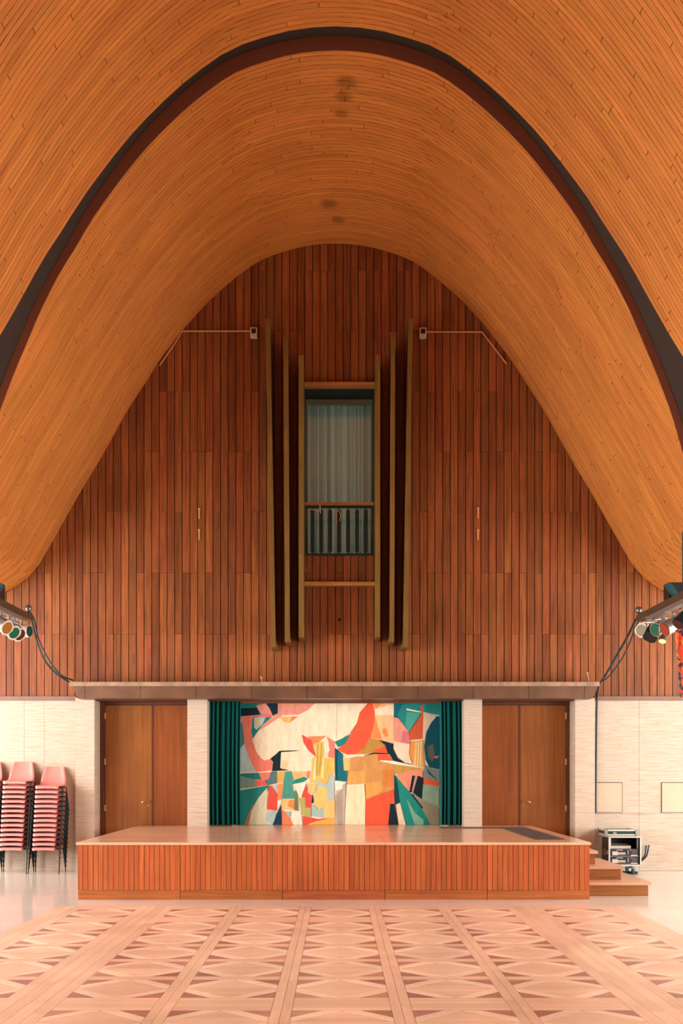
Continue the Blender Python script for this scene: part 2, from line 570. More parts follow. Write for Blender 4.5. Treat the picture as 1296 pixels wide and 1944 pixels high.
def nplank(w):
    return 2 if w < 0.2 else (3 if w < 0.35 else 4)
for (x0, x1) in XG:
    n = nplank(x1 - x0)
    for k in range(n):
        u0, u1 = x0 + (x1 - x0) * k / n + g_, x0 + (x1 - x0) * (k + 1) / n - g_
        y = PQY0 - random.uniform(0, 0.9)
        while y < PQY1 - 0.02:
            ln = random.uniform(1.2, 1.6)
            MB().prism([(u0, max(PQY0, y) + g_, .004), (u1, max(PQY0, y) + g_, .004), (u1, min(PQY1, y + ln) - g_, .004), (u0, min(PQY1, y + ln) - g_, .004)], (0, 0, .006)).build('border_plank', M_border, pf)
            y += ln
for (y0, y1) in YG:
    n = nplank(y1 - y0)
    for k in range(n):
        v0, v1 = y0 + (y1 - y0) * k / n + g_, y0 + (y1 - y0) * (k + 1) / n - g_
        for (x0, x1) in XC:
            MB().prism([(x0 + g_, v0, .004), (x1 - g_, v0, .004), (x1 - g_, v1, .004), (x0 + g_, v1, .004)], (0, 0, .006)).build('border_plank', M_plank, pf)

# ------------------------------------------------------------------ structure: vault
def shell(name, y0f, y1f, off, mat, label, step=0.25, th=0.05):
    mb = MB()
    n = int(2 * SMAX / step)
    for i in range(n + 1):
        s = -SMAX + 2 * SMAX * i / n
        x, z = prof(s, off); xo, zo = prof(s, off + th)
        ya, yb = y0f(z), y1f(z)
        mb.v += [Vector((x, ya, z)), Vector((x, yb, z)), Vector((xo, ya, zo)), Vector((xo, yb, zo))]
    for i in range(n):
        a, c = 4 * i, 4 * i + 4
        mb.f += [(a, a + 1, c + 1, c), (a + 2, c + 2, c + 3, a + 3), (a, c, c + 2, a + 2), (a + 1, a + 3, c + 3, c + 1)]
        mb.t += [0] * 4
    return tag(mb.build(name, mat), label, 'ceiling', kind='structure')
BT = 0.012
ceil_far = shell('ceiling_far', lambda z: edge_y(z) + 0.03, lambda z: YW + 0.3, BT, M_vaultback, 'curved wooden vault between the brown arch and the end wall')
ceil_near = shell('ceiling_near', lambda z: -4.3, lambda z: YN, BT, M_vaultback, 'curved wooden vault in front of the brown arch')

def board(s0, s1, ya, yb, far, mb=None, tone=0.0):
    mb = mb or MB()
    base = len(mb.v)
    g = 0.0035
    s0, s1 = s0 + 0.004, s1 - 0.004
    ok = False
    wd = []
    m = max(2, int(math.ceil((s1 - s0) / 0.28)))
    ss = [s0 + (s1 - s0) * i / m for i in range(m + 1)]
    if far and ya < 15:
        fine = []
        for p, q in zip(ss, ss[1:]):
            ep, eq = sorted((edge_y(prof(p)[1]), edge_y(prof(q)[1])))
            k = 6 if eq > ya - .02 and ep < yb + .02 else 1
            fine += [p + (q - p) * i / k for i in range(k)]
        ss = fine + [ss[-1]]
    n = len(ss) - 1
    for s in ss:
        x, z = prof(s); xo, zo = prof(s, BT)
        y0, y1 = ya + g, yb - g
        if far:
            y0 = min(max(y0, edge_y(z) + 0.002), y1)
        if y1 - y0 > 0.004: ok = True
        wd.append(y1 - y0)
        mb.v += [Vector((x, y0, z)), Vector((x, y1, z)), Vector((xo, y0, zo)), Vector((xo, y1, zo))]
        mb.g += [(s, y0, 0), (s, y1, 0), (s, y0, .1), (s, y1, .1)]
    for i in range(n):
        a = base + 4 * i; c = a + 4
        if max(wd[i], wd[i + 1]) < 1e-4: continue
        mb.f += [(a, a + 1, c + 1, c), (a, c, c + 2, a + 2), (a + 1, a + 3, c + 3, c + 1)]
        mb.t += [tone] * 3
    c = base + 4 * n
    if wd[0] > 1e-4:
        mb.f.append((base, base + 2, base + 3, base + 1)); mb.t.append(tone)
    if wd[-1] > 1e-4:
        mb.f.append((c, c + 1, c + 3, c + 2)); mb.t.append(tone)
    return ok

def lay_boards(parent, ystart, yend, far, bw=0.08, keep=300):
    pcs = []
    nc = int(round((yend - ystart) / bw))
    bw = (yend - ystart) / nc
    for c in range(nc):
        ya, yb = ystart + c * bw, ystart + (c + 1) * bw
        s = -SMAX + random.uniform(-2.2, 0)
        while s < SMAX:
            ln = random.choice([random.uniform(1.2, 2.4), random.uniform(2.2, 4.2)])
            e = s + ln
            if SMAX - e < 0.4: e = SMAX
            u0, u1 = max(s, -SMAX), min(e, SMAX)
            if u1 - u0 > 0.05:
                # size in the photograph
                vis = 0.0
                for k in range(6):
                    sm = u0 + (u1 - u0) * (k + .5) / 6
                    x, z = prof(sm)
                    ym = (ya + yb) / 2
                    if far and ym < edge_y(z): continue
                    px, py = CX + F * x / ym, CY - F * (z - H) / ym
                    if 0 <= px <= 1296 and 0 <= py <= 1944:
                        vis += (u1 - u0) / 6 / ym ** 2
                pcs.append((vis, u0, u1, ya, yb))
            s = e
    pcs.sort(key=lambda p: -p[0])
    rest = MB()
    for i, (vis, u0, u1, ya, yb) in enumerate(pcs):
        if i < keep and vis > 0:
            mb = MB()
            if board(u0, u1, ya, yb, far, mb):
                mb.build('ceiling_board', M_vault, parent)
        else:
            board(u0, u1, ya, yb, far, rest, random.uniform(0.001, 1))
    r = rest.build('ceiling_boards', M_vault, parent)
    r['kind'] = 'stuff'
lay_boards(ceil_far, 12.97, YW + 0.01, True)
lay_boards(ceil_near, 7.4, YN, False)
# plain boarding further back over the hall, behind the eye
mb = MB()
for c in range(29):
    board(-SMAX, SMAX, -4.25 + c * 0.4, -4.25 + (c + 1) * 0.4, False, mb, random.uniform(0.001, 1))
r = mb.build('ceiling_lining', M_vault, ceil_near); r['kind'] = 'stuff'

# brown arch: the thick edge of the far shell, and the dark slot in front of it
def sweep(name, sect, mat, step=0.2):
    mb = MB()
    n = int(2 * SMAX / step)
    k = None
    for i in range(n + 1):
        s = -SMAX + 2 * SMAX * i / n
        pts = sect(s)
        k = len(pts)
        for off, y in pts:
            x, z = prof(s, off)
            mb.v.append(Vector((x, y, z)))
    for i in range(n):
        for j in range(k):
            a, c = i * k + j, i * k + (j + 1) % k
            mb.f.append((a, c, c + k, a + k)); mb.t.append(0)
    return mb.build(name, mat)
def ring_h(z):
    return 0.17 if z > 9.6 else (0.095 + 0.075 * (z - 7.6) / 2.0 if z > 7.6 else 0.095)
def sect_ring(s):
    x, z = prof(s); e = edge_y(z)
    h = ring_h(z)
    return [(-0.001, e - 0.014), (h, e - 0.014), (h, e - 0.001), (-0.001, e - 0.001)]
tag(sweep('trim_1', sect_ring, M_ring), 'reddish brown painted edge of the vault, a tall arch', 'arch trim', kind='structure')
def sect_slot(s):
    x, z = prof(s); e = edge_y(z)
    h = ring_h(z) + 0.002
    return [(h, YN - 0.12), (h + .03, YN - 0.12), (h + .03, e + 0.06), (h, e + 0.06)]
tag(sweep('trim_2', sect_slot, M_slot), 'dark brown recessed slot following the vault arch', 'arch trim', kind='structure')

# ------------------------------------------------------------------ structure: side and rear walls with their glazing (outside the frame)
for sx, nm, wn in ((-1, 'wall_left', 'window_1'), (1, 'wall_right', 'window_2')):
    xa, xb = sorted((sx * 10.0, sx * 10.2))
    w = MB().box(xa, xb, -4.3, 18.4, 0, 0.35).box(xa, xb, -4.3, 18.4, 4.25, ZF + 0.25)
    w.box(xa, xb, 17.4, 18.4, 0.35, 4.25).box(xa, xb, -4.3, 5.0, 0.35, 4.25)
    tag(w.build(nm, M_plaster), 'pale side wall with a long band of windows', 'wall', kind='structure')
    f = thing(wn, (sx * 10.1, 11.2, 0.35), 'long band of side windows with dark frames', 'window', kind='structure')
    me = MB().box(-.04, .04, -.04, .04, 0, 3.9).mesh('mullion', M_frame)
    for k in range(7):
        shared('mullion', me, f, (sx * 10.1, 5.05 + k * 2.05, 0.35))
tag(MB().box(-10.2, 10.2, -4.5, -4.3, 0, 11).build('wall_rear', M_door), 'dark wooden rear wall behind the viewer', 'wall', kind='structure')

# ------------------------------------------------------------------ structure: end wall
WX0, WX1 = at(578.4, 0, YW).x, at(709.2, 0, YW).x
WZ0, WZ1 = at(0, 1053, YW).z, at(0, 733, YW).z
ZL = at(0, 1325, YW).z            # lower end of the boards
wb = MB()
for (xa, xb, za, zb) in ((-10.2, WX0, ZL, 10.6), (WX1, 10.2, ZL, 10.6), (WX0, WX1, ZL, WZ0), (WX0, WX1, WZ1, 10.6)):
    wb.box(xa, xb, YW + 0.02, YW + 0.12, za, zb)
wall = tag(wb.build('wall_back_upper', M_wallback), 'tall end wall of vertical reddish wooden boards under the vault', 'wall', kind='structure')
CW = (WX1 - WX0) / 9
ROWS = [at(0, y, YW).z for y in (1204, 1087.5, 972, 857.5, 743, 629, 514, 400)]
pieces = []
def plank_col(x0, x1, zlo, ztop_l, ztop_r, keepz=None):
    top = max(ztop_l, ztop_r)
    cuts = [z for z in ROWS if zlo + 0.25 < z < min(ztop_l, ztop_r) - 0.05]
    out, last = [zlo], 0
    k = random.choice([0, 1])
    for z in cuts:
        k += 1
        if k >= 2 or random.random() < 0.22:
            if random.random() < 0.82:
                out.append(z); k = 0
    for i, z in enumerate(out):
        if i + 1 < len(out):
            pieces.append((x0, x1, z, out[i + 1], out[i + 1]))
        else:
            pieces.append((x0, x1, z, ztop_l, ztop_r))
i0 = int(math.floor((-7.0 - WX0) / CW)); i1 = int(math.ceil((7.0 - WX0) / CW))
for i in range(i0, i1):
    x0, x1 = WX0 + i * CW, WX0 + (i + 1) * CW
    tl, tr = vault_z(x0) + 0.0, vault_z(x1) + 0.0
    if 0 <= i < 9:
        plank_col(x0, x1, ZL, WZ0, WZ0)
        plank_col(x0, x1, WZ1, tl, tr)
    else:
        plank_col(x0, x1, ZL, tl, tr)
def plank(mb, p, tone=0.0):
    x0, x1, z0, tl, tr = p
    g = 0.006
    x0 += g; x1 -= g; z0 += 0.002
    ya, yb = YW + random.uniform(-0.001, 0.002), YW + 0.02
    mb.hexa([(x0, ya, z0), (x1, ya, z0), (x1, yb, z0), (x0, yb, z0), (x0, ya, tl - .002), (x1, ya, tr - .002), (x1, yb, tr - .002), (x0, yb, tl - .002)], tone)
def visible_size(p):
    xm, zm = (p[0] + p[1]) / 2, (p[2] + (p[3] + p[4]) / 2) / 2
    px = CX + K * xm
    return (p[1] - p[0]) * ((p[3] + p[4]) / 2 - p[2]) if -5 < px < 1301 else 0
pieces.sort(key=lambda p: -visible_size(p))
rest = MB()
for i, p in enumerate(pieces):
    if i < 300 and visible_size(p) > 0:
        mb = MB(); plank(mb, p); mb.build('wall_plank', M_wall, wall)
    else:
        plank(rest, p, random.uniform(0.001, 1))
r = rest.build('wall_planks', M_wall, wall); r['kind'] = 'stuff'
# small fittings on the boards
for (px, py) in ((378, 975), (378, 1015), (907, 974), (907, 1015)):
    p = at(px, py, YW)
    s = 'chair-stack' if px < 640 else 'equipment-rack'
    lv = 'upper' if py < 990 else 'lower'
    tag(MB().box(p.x - .012, p.x + .012, YW - .015, YW - .001, p.z - .085, p.z + .085).box(p.x - .02, p.x + .02, YW - .02, YW - .001, p.z + .06, p.z + .085).build('metal_strip', M_conduit, base=(p.x, YW, p.z - .085)),
        'thin %s metal strip screwed to the boards on the %s side' % (lv, s), 'metal strip', 'thin metal strips on the boarded wall')
p = at(644.5, 1176.5, YW)
tag(MB().box(p.x - .022, p.x + .022, YW - .01, YW - .001, p.z - .022, p.z + .022).box(p.x - .012, p.x + .012, YW - .014, YW - .01, p.z - .012, p.z + .012).build('socket', M_black, base=p), 'tiny dark square socket in the boards below the window', 'socket')

# lower end wall: travertine slabs either side of the canopy
ZS = at(0, 1330, YW).z
PL = [at(143, 0, YW).x, at(1129, 0, YW).x]
lw = MB().box(-10.2, PL[0] + .1, YW + .06, YW + .2, 0, ZL).box(PL[1] - .1, 10.2, YW + .06, YW + .2, 0, ZL)
lw.box(PL[0], PL[1], 18.45, 18.6, 0, ZL + 0.1)
lower = tag(lw.build('wall_back_lower', M_stoneback), 'cream travertine clad lower end wall', 'wall', kind='structure')
def slab(x0, x1, z0, z1, y=YW):
    g = .002
    MB().box(x0 + g, x1 - g, y, YW + .06, z0 + g, z1 - g).build('stone_slab', M_stone, lower)
ZR = at(0, 1545, YW).z
for xs in ([-10, -8.8, -7.6, -6.5, at(46, 0, YW).x, at(84, 0, YW).x, PL[0]], [PL[1], at(1213, 0, YW).x, at(1300, 0, YW).x, 6.7, 7.8, 8.9, 10]):
    for x0, x1 in zip(xs, xs[1:]):
        slab(x0, x1, 0, ZR); slab(x0, x1, ZR, ZS)
ZT = at(0, 1322, YW).z
tag(MB().box(-10, PL[0] + .02, YW - .03, YW - .002, ZS, ZT).build('trim_3', M_trim), 'mauve brown rail under the boards beside the chair stacks', 'trim', kind='structure')
tag(MB().box(PL[1] - .02, 10, YW - .03, YW - .002, ZS, ZT).build('trim_4', M_trim), 'mauve brown rail under the boards above the equipment rack', 'trim', kind='structure')
for (x0, x1, lab) in ((1131, 1181, 'square cream access panel beside the stone pier with the cable'), (1254.5, 1306, 'square cream access panel in the travertine, away from the piers')):
    a, c = at(x0, 1543, YW), at(x1, 1485, YW)
    t = thing('access_panel', (a.x, YW, a.z), lab, 'wall panel', 'access panels in the stone wall')
    MB().box(a.x, c.x, YW - .006, YW - .001, a.z, c.z).build('reveal', M_leg, t)
    MB().box(a.x + .01, c.x - .008, YW - .012, YW - .006, a.z + .008, c.z - .01).build('cover', M_panel, t)

# piers
YP = YW - 0.05
piers = {}
for (x0, x1, nm, lab) in ((143, 179, 'pier', 'outer travertine pier beside the chair stacks'), (355.5, 393, 'pier', 'inner travertine pier between door and curtain, on the chair-stack side'),
                          (880.5, 914.8, 'pier', 'inner travertine pier between curtain and door, on the equipment-rack side'), (1091.5, 1129, 'pier', 'outer travertine pier beside the equipment rack')):
    a, c = at(x0, 0, YP).x, at(x1, 0, YP).x
    t = thing(nm, ((a + c) / 2, YP, 0), lab, 'pier', kind='structure')
    for z0, z1 in ((0, 0.94), (0.94, ZL)):
        MB().box(a, c, YP, 18.16 if abs(x0 - 640) > 400 else 18.2, z0 + .001, z1 - .001).build('stone_slab', M_stone, t)
    piers[x0] = (a, c)
# soffit over the recess
tag(MB().box(at(143, 0, YW).x, at(1129, 0, YW).x, YW + .02, 18.45, at(0, 1333.5, 18.2).z, ZL + .12).build('trim_5', M_doorframe), 'dark wooden soffit above doors and mural', 'trim', kind='structure')
a, c = at(456, 1334, 18.0), at(836, 1328, 18.0)
tag(MB().box(a.x, c.x, 17.98, 18.02, a.z - .01, c.z - 0.01).build('trim_6', M_copper), 'rough copper strip along the top of the mural', 'trim', kind='structure')

# ------------------------------------------------------------------ doors
YD = 18.12
ZD0 = 0.0
def door(nm, xa, xm, xb, hinge_side, lab):
    """xa..xm the leaf next to the outer pier, xm..xb the other; world X"""
    zt = at(0, 1338.5, YD).z
    t = thing(nm, ((xa + xb) / 2, YD, ZD0), lab, 'door', kind='structure')
    lo, hi = min(xa, xb), max(xa, xb)
    MB().box(lo - .09, lo, YD - .05, YD + .12, ZD0, zt + .06).box(hi, hi + .09, YD - .05, YD + .12, ZD0, zt + .06).box(lo, hi, YD - .02, YD + .12, zt, zt + .08).build('door_frame', M_doorframe, t)
    for k, (u, v) in enumerate(((xa, xm), (xm, xb))):
        l0, l1 = min(u, v) + .004, max(u, v) - .004
        lf = MB().box(l0, l1, YD + .0, YD + .045, ZD0 + .008, zt - .005).build('door_leaf', M_door, t)
        if k == 0:
            for z in (at(0, 1359, YD).z, at(0, 1446, YD).z, at(0, 1534, YD).z):
                xh = xa
                MB().tube([(xh, YD - .012, z - .05), (xh, YD - .012, z + .05)], .011).build('hinge', M_brass, lf)
            zh = at(0, 1522, YD).z
            s = 1 if xm > xa else -1
            xh = xm - s * .06
            MB().tube([(xh, YD, zh), (xh, YD - .05, zh), (xh - s * .03, YD - .055, zh + .008), (xh - s * .08, YD - .055, zh + .004), (xh - s * .11, YD - .05, zh - .012)], .009).tube([(xh, YD - .004, zh), (xh, YD - .012, zh)], .022, 12).build('door_handle', M_brass, lf)
            MB().tube([(xh, YD - .001, zh - .06), (xh, YD - .008, zh - .06)], .016, 12).build('lock', M_brass, lf)
    sx = 1 if xm > xa else -1
    MB().box(min(xm - .012, xm + .012), max(xm - .012, xm + .012), YD - .012, YD - .001, ZD0 + .008, zt - .005).build('meeting_strip', M_doorframe, t)
    return t
def xd(px): return at(px, 0, YD).x
door('door_1', xd(199.5), xd(289), xd(378), -1, 'double wooden door behind the stage on the chair-stack side')
door('door_2', xd(1074), xd(986), xd(897), 1, 'double wooden door behind the stage on the equipment-rack side')
tag(MB().box(xd(380), xd(397), YD - .0, YD + .3, 0.72, 2.7).box(xd(870), xd(893), YD, YD + .3, .72, 2.7).build('wall_recess', M_stone), 'stone returns between the doors and the mural recess', 'wall', kind='structure')

# ------------------------------------------------------------------ canopy
YCn = YW - 0.42
zt0, zt1, zt2 = at(0, 1294.5, YCn).z, at(0, 1302.5, YCn).z, at(0, 1325.5, YCn).z
xl, xr = at(131.5, 0, YCn).x, at(1138, 0, YCn).x
cn = thing('canopy', ((xl + xr) / 2, YCn, zt2), 'long brown copper canopy over the stage doors and mural', 'canopy')
MB().box(xl, xr, YCn, YW - .022, zt1, zt0).build('canopy_lip', M_copperlip, cn)
seams = [137, 160, 265.5, 371.5, 477, 582.5, 688, 793.5, 898.5, 1004, 1110, 1134]
for k, (a, c) in enumerate(zip(seams, seams[1:])):
    xa, xb = at(a, 0, YCn).x + .003, at(c, 0, YCn).x - .003
    xa2 = at(146, 0, YCn).x if k == 0 else xa
    xb2 = at(1126.5, 0, YCn).x if k == len(seams) - 2 else xb
    MB().hexa([(xa2, YCn + .05, zt2), (xb2, YCn + .05, zt2), (xb2, YW - .06, zt2), (xa2, YW - .06, zt2),
               (xa, YCn + .02, zt1 - .002), (xb, YCn + .02, zt1 - .002), (xb, YW - .06, zt1 - .002), (xa, YW - .06, zt1 - .002)]).build('copper_panel', M_copper, cn)

# ------------------------------------------------------------------ window with fins
wn = thing('window_3', ((WX0 + WX1) / 2, YW, WZ0), 'tall recessed window with dark reveal high in the boarded wall', 'window', kind='structure')
YG_ = 18.38
MB().box(WX0 - .06, WX0, YW + .021, YG_ + .4, WZ0 - .06, WZ1 + .06).box(WX1, WX1 + .06, YW + .021, YG_ + .4, WZ0 - .06, WZ1 + .06).box(WX0, WX1, YW + .021, YG_ + .4, WZ1, WZ1 + .06).box(WX0, WX1, YW + .021, YG_ + .4, WZ0 - .06, WZ0).build('reveal', M_recess, wn)
zh0, zh1 = at(0, 769, YG_).z, at(0, 760.5, YG_).z
fr = MB().box(WX0, WX1, YG_ - .05, YG_ + .02, zh0, WZ1 - .001).box(WX0, WX0 + .03, YG_ - .03, YG_ + .02, WZ0, zh0).box(WX1 - .03, WX1, YG_ - .03, YG_ + .02, WZ0, zh0).build('window_frame', plain('grey_green_paint', srgb(140, 152, 134), 0.5), wn)
MB().box(WX0 + .03, WX1 - .03, YG_ - .012, YG_ - .006, WZ0, zh0).build('pane', M_glass, wn)
# sill edge and flat rails between the inner fins
def bar_px(name, x0, x1, y0, y1, Y, d, mat, parent):
    a, c = at(x0, y1, Y), at(x1, y0, Y)
    return MB().box(a.x, c.x, Y, Y + d, a.z, c.z).build(name, mat, parent)
bar_px('sill', 577.5, 710, 1050.5, 1054, YW - .04, .06, M_frame, wn)
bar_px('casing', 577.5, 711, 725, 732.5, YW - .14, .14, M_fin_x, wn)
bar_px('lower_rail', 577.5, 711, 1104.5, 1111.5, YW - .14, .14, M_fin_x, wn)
# balustrade
bl = thing('balustrade', ((WX0 + WX1) / 2, YW + .06, WZ0), 'low balustrade of dark square bars with wooden rail in the window', 'balustrade')
a, c = at(578.5, 959, YW + .03), at(709.2, 953.5, YW + .03)
MB().box(a.x, c.x, YW + .03, YW + .11, a.z, c.z).build('rail', M_fin_x, bl)
a, c = at(578.5, 964, YW + .05), at(709.2, 959, YW + .05)
MB().box(a.x + .002, c.x - .002, YW + .05, YW + .09, a.z, c.z).build('rail_support', M_frame, bl)
zb0, zb1 = at(0, 1046.5, YW + .07).z, at(0, 969, YW + .07).z
for px in (593, 609.4, 626.3, 643.3, 660.4, 677.3, 694.2):
    x = at(px, 0, YW + .07).x
    bb = MB().box(x - .031, x + .031, YW + .045, YW + .095, zb0, zb1).build('baluster', M_frame, bl)
    MB().tube([(x, YW + .07, WZ0 + .001), (x, YW + .07, zb0)], .009).build('pin', M_frame, bb)
    MB().tube([(x, YW + .07, zb1), (x, YW + .07, c.z - .01)], .009).build('pin', M_frame, bb)
def cord(pts, r, name, mat, label, cat, Ys=None):
    mb = MB()
    P = [Vector(p) for p in pts]
    Q = []
    E = [P[0] * 2 - P[1]] + P + [P[-1] * 2 - P[-2]]
    for i in range(1, len(E) - 2):
        for k in range(6):
            Q.append(Vector(catmull(E[i - 1], E[i], E[i + 1], E[i + 2], k / 6)))
    Q.append(P[-1])
    mb.tube(Q, r, 6)
    return tag(mb.build(name, mat, base=P[-1]), label, cat)
YB = YW + .03
cord([at(591, 967, YB), at(600, 970, YB), at(608, 969, YB), at(606, 956, YB - .01), at(608, 972, YB), at(609, 975, YB)], .006, 'string', M_string, 'pale string knotted between the first two balusters', 'string')
cord([at(638, 997, YB), at(639, 985, YB), at(639, 972, YB), at(643, 970, YB), at(646, 978, YB), at(644, 990, YB)], .006, 'string', M_string, 'pale string looped on the middle baluster', 'string')

def folds(x0, x1, z0, z1, Y, amp, n, seed, nu=160, nv=10, sway=0.0):
    rnd = random.Random(seed)
    ph = [rnd.uniform(0, 6.28) for _ in range(4)]
    def fn(u, v):
        x = x0 + (x1 - x0) * u
        a = amp * (0.75 + 0.25 * v)
        w = math.sin(2 * math.pi * n * u + ph[0] + 1.2 * math.sin(2 * math.pi * u * 1.7 + ph[1]))
        w2 = 0.35 * math.sin(2 * math.pi * n * 2.3 * u + ph[2])
        return (x + sway * math.sin(3 * v + ph[3]) * 0.01, Y + a * (w + w2), z1 + (z0 - z1) * v)
    return MB().grid(fn, nu, nv)
cz1 = WZ1 - .003
o = folds(WX0 + .003, WX1 - .003, WZ0 + .003, cz1, YG_ + .14, .055, 7, 3)
tag(o.build('sheer_curtain', M_sheer, base=((WX0 + WX1) / 2, YG_ + .12, WZ0), smooth=True), 'pale grey sheer curtain hanging behind the high window', 'curtain')

# fins
FINS = [((503.7, 512.5, 605), (514, 523, 1229), 'tallest outer wooden fin, on the chair-stack side of the high window'),
        ((537.7, 546.8, 641), (540.5, 550, 1219), 'middle wooden fin, on the chair-stack side of the high window'),
        ((566.7, 576.2, 674), (566.7, 576.2, 1210), 'shortest inner wooden fin, on the chair-stack side of the high window'),
        ((712.6, 721.4, 674), (712.6, 721.4, 1210), 'shortest inner wooden fin, on the equipment-rack side of the high window'),
        ((741.7, 749.7, 641), (739, 748, 1219), 'middle wooden fin, on the equipment-rack side of the high window'),
        ((775, 783.6, 605), (764.4, 773.9, 1229), 'tallest outer wooden fin, on the equipment-rack side of the high window')]
YF = YW - 0.6
for (tp, bt, lab) in FINS:
    a0, a1 = at(bt[0], bt[2], YF), at(bt[1], bt[2], YF)
    b0, b1 = at(tp[0], tp[2], YF), at(tp[1], tp[2], YF)
    t = thing('wall_fin', ((a0.x + a1.x) / 2, YW - .3, a0.z), lab, 'fin', 'tall wooden fins flanking the high window')
    zj = at(0, 1051, YF).z
    f = (zj - a0.z) / (b0.z - a0.z)
    m0, m1 = a0.lerp(b0, f), a1.lerp(b1, f)
    ye = YW - .003
    for (p0, p1, q0, q1, e) in ((a0, a1, m0, m1, 0), (m0, m1, b0, b1, .003)):
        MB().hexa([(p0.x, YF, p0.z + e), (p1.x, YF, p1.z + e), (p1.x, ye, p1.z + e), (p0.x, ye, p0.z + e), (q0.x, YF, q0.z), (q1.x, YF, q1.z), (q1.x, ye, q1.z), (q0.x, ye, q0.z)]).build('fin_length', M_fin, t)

# small white boxes with their conduits
for (px, py, side, ex, path) in ((482, 634.5, 'chair-stack', 341, [(341, 629.5), (318, 660), (297, 690)]), (802, 635, 'equipment-rack', 920, [(920, 631), (940, 652), (967, 687)])):
    p = at(px, py, YW)
    t = thing('sensor', (p.x, YW, p.z), 'small white wall box with dark window, conduit running towards the %s side' % side, 'sensor', 'white boxes on the boarded wall')
    MB().box(p.x - .055, p.x + .055, YW - .09, YW - .003, p.z - .075, p.z + .075).build('housing', M_white, t)
    MB().box(p.x - .036, p.x + .036, YW - .094, YW - .09, p.z - .022, p.z + .056).build('dark_window', M_black, t)
    MB().tube([(p.x, YW - .09, p.z - .05), (p.x, YW - .096, p.z - .05)], .008).build('indicator', M_red, t)
    q = at(ex, path[0][1], YW)
    s = 1 if q.x > p.x else -1
    pts = [(p.x + s * .055, YW - .02, q.z), (q.x - s * .05, YW - .02, q.z)] 
    for (ax, ay) in path[1:]:
        w = at(ax, ay, YW)
        pts.append((w.x - s * .05, YW - .02, w.z - .04))
    tag(MB().tube(pts, .013, 6).build('conduit', M_conduit, base=pts[0]), 'thin pale conduit from the white box on the %s side to the vault' % side, 'conduit')

# ------------------------------------------------------------------ stage
SX0, SX1 = at(146.5, 0, 13.7).x, at(1120, 0, 13.7).x
SY0, SZ = 13.72, 0.717
st = thing('stage', ((SX0 + SX1) / 2, SY0, 0), 'low wooden stage with slatted front and polished deck', 'stage')
MB().box(SX0 + .03, SX1 - .03, SY0 + .03, YP - .002, 0.0, SZ - .032).build('core', M_wallback, st)
n = 5
pw = (SX1 - SX0) / n
GR0, GR1 = 2.60, 2.97       # grille strip in the deck
for k in range(n):
    xa, xb = SX0 + k * pw, SX0 + (k + 1) * pw
    MB().box(xa + .003, xb - .003, SY0 + .012, SY0 + .03, 0.0, .12).build('base_board', M_stage_x, st)
slat = MB().box(-.0295, .0295, 0, .028, .122, SZ - .034).mesh('front_slat', M_stage)
sw = pw / 20
for k in range(n):
    for j in range(20):
        w = sw if j < 19 else sw - .004
        shared('front_slat', slat, st, (SX0 + k * pw + (j + .5) * sw - (.002 if j == 19 else 0), SY0, 0))
ns = 60
side = MB().box(0, .018, -.029, .029, .0, SZ - .034).mesh('side_slat', M_stage)
for s_ in (0, 1):
    for j in range(ns):
        y = SY0 + .06 + (j + .5) * (YP - SY0 - .07) / ns
        shared('side_slat', side, st, ((SX0 + .012) if s_ == 0 else SX1 - .03, y, 0))
# deck panels
ys = [SY0 - .018, SY0 + 1.36, SY0 + 2.7, YP - .003]
for k in range(n):
    xa, xb = SX0 + k * pw, SX0 + (k + 1) * pw
    if k == 0: xa -= .018
    if k == n - 1: xb += .014
    for j in range(3):
        MB().box(xa + .0012, xb - .0012, ys[j] + .0012, ys[j + 1] - .0012, SZ - .032, SZ).build('deck_panel', M_deck, st)
# deck inside the mural and door recesses
for (a, c) in ((piers[143][1], piers[355.5][0]), (piers[355.5][1], piers[880.5][0]), (piers[914.8 if False else 880.5][1], piers[1091.5][0])):
    a, c = max(a + .003, SX0 - .018), min(c - .003, SX1 + .014)
    MB().box(a, c, YP - .002, 18.06 if abs((a + c) / 2) > 2 else 18.25, 0, SZ - .001).build('deck_recess', M_deck, st)
# ventilation grille in the deck
def grille(x0, x1, y0, y1):
    t = MB().box(x0, x1, y0, y1, SZ, SZ + .003).build('grille_tray', M_black, st)
    mb = MB()
    m = int((y1 - y0) / .05)
    for i in range(m + 1):
        y = y0 + (y1 - y0) * i / m
        mb.box(x0, x1, y - .008, y + .008, SZ + .003, SZ + .008)
    m = int((x1 - x0) / .05)
    for i in range(m + 1):
        x = x0 + (x1 - x0) * i / m
        mb.box(x - .008, x + .008, y0, y1, SZ + .003, SZ + .0085)
    o = mb.build('grille_bars', M_grille, t)
    o['kind'] = 'stuff'
grille(2.58, 2.95, 14.27, 17.4)
grille(1.62, 2.56, 17.08, 17.4)

# steps
sp = thing('stage_steps', (3.6, 14.9, 0), 'three wooden steps up to the stage beside the equipment rack', 'steps')
rz = SZ / 4
for k, (xe, yf) in enumerate(((4.0, 14.14), (3.725, 14.43), (3.46, 14.75))):
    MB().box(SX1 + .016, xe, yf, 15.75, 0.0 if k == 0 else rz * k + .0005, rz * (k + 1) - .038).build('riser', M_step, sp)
    MB().box(SX1 + .016, xe + .035, yf - .03, 15.78, rz * (k + 1) - .038, rz * (k + 1)).build('tread', M_tread, sp)

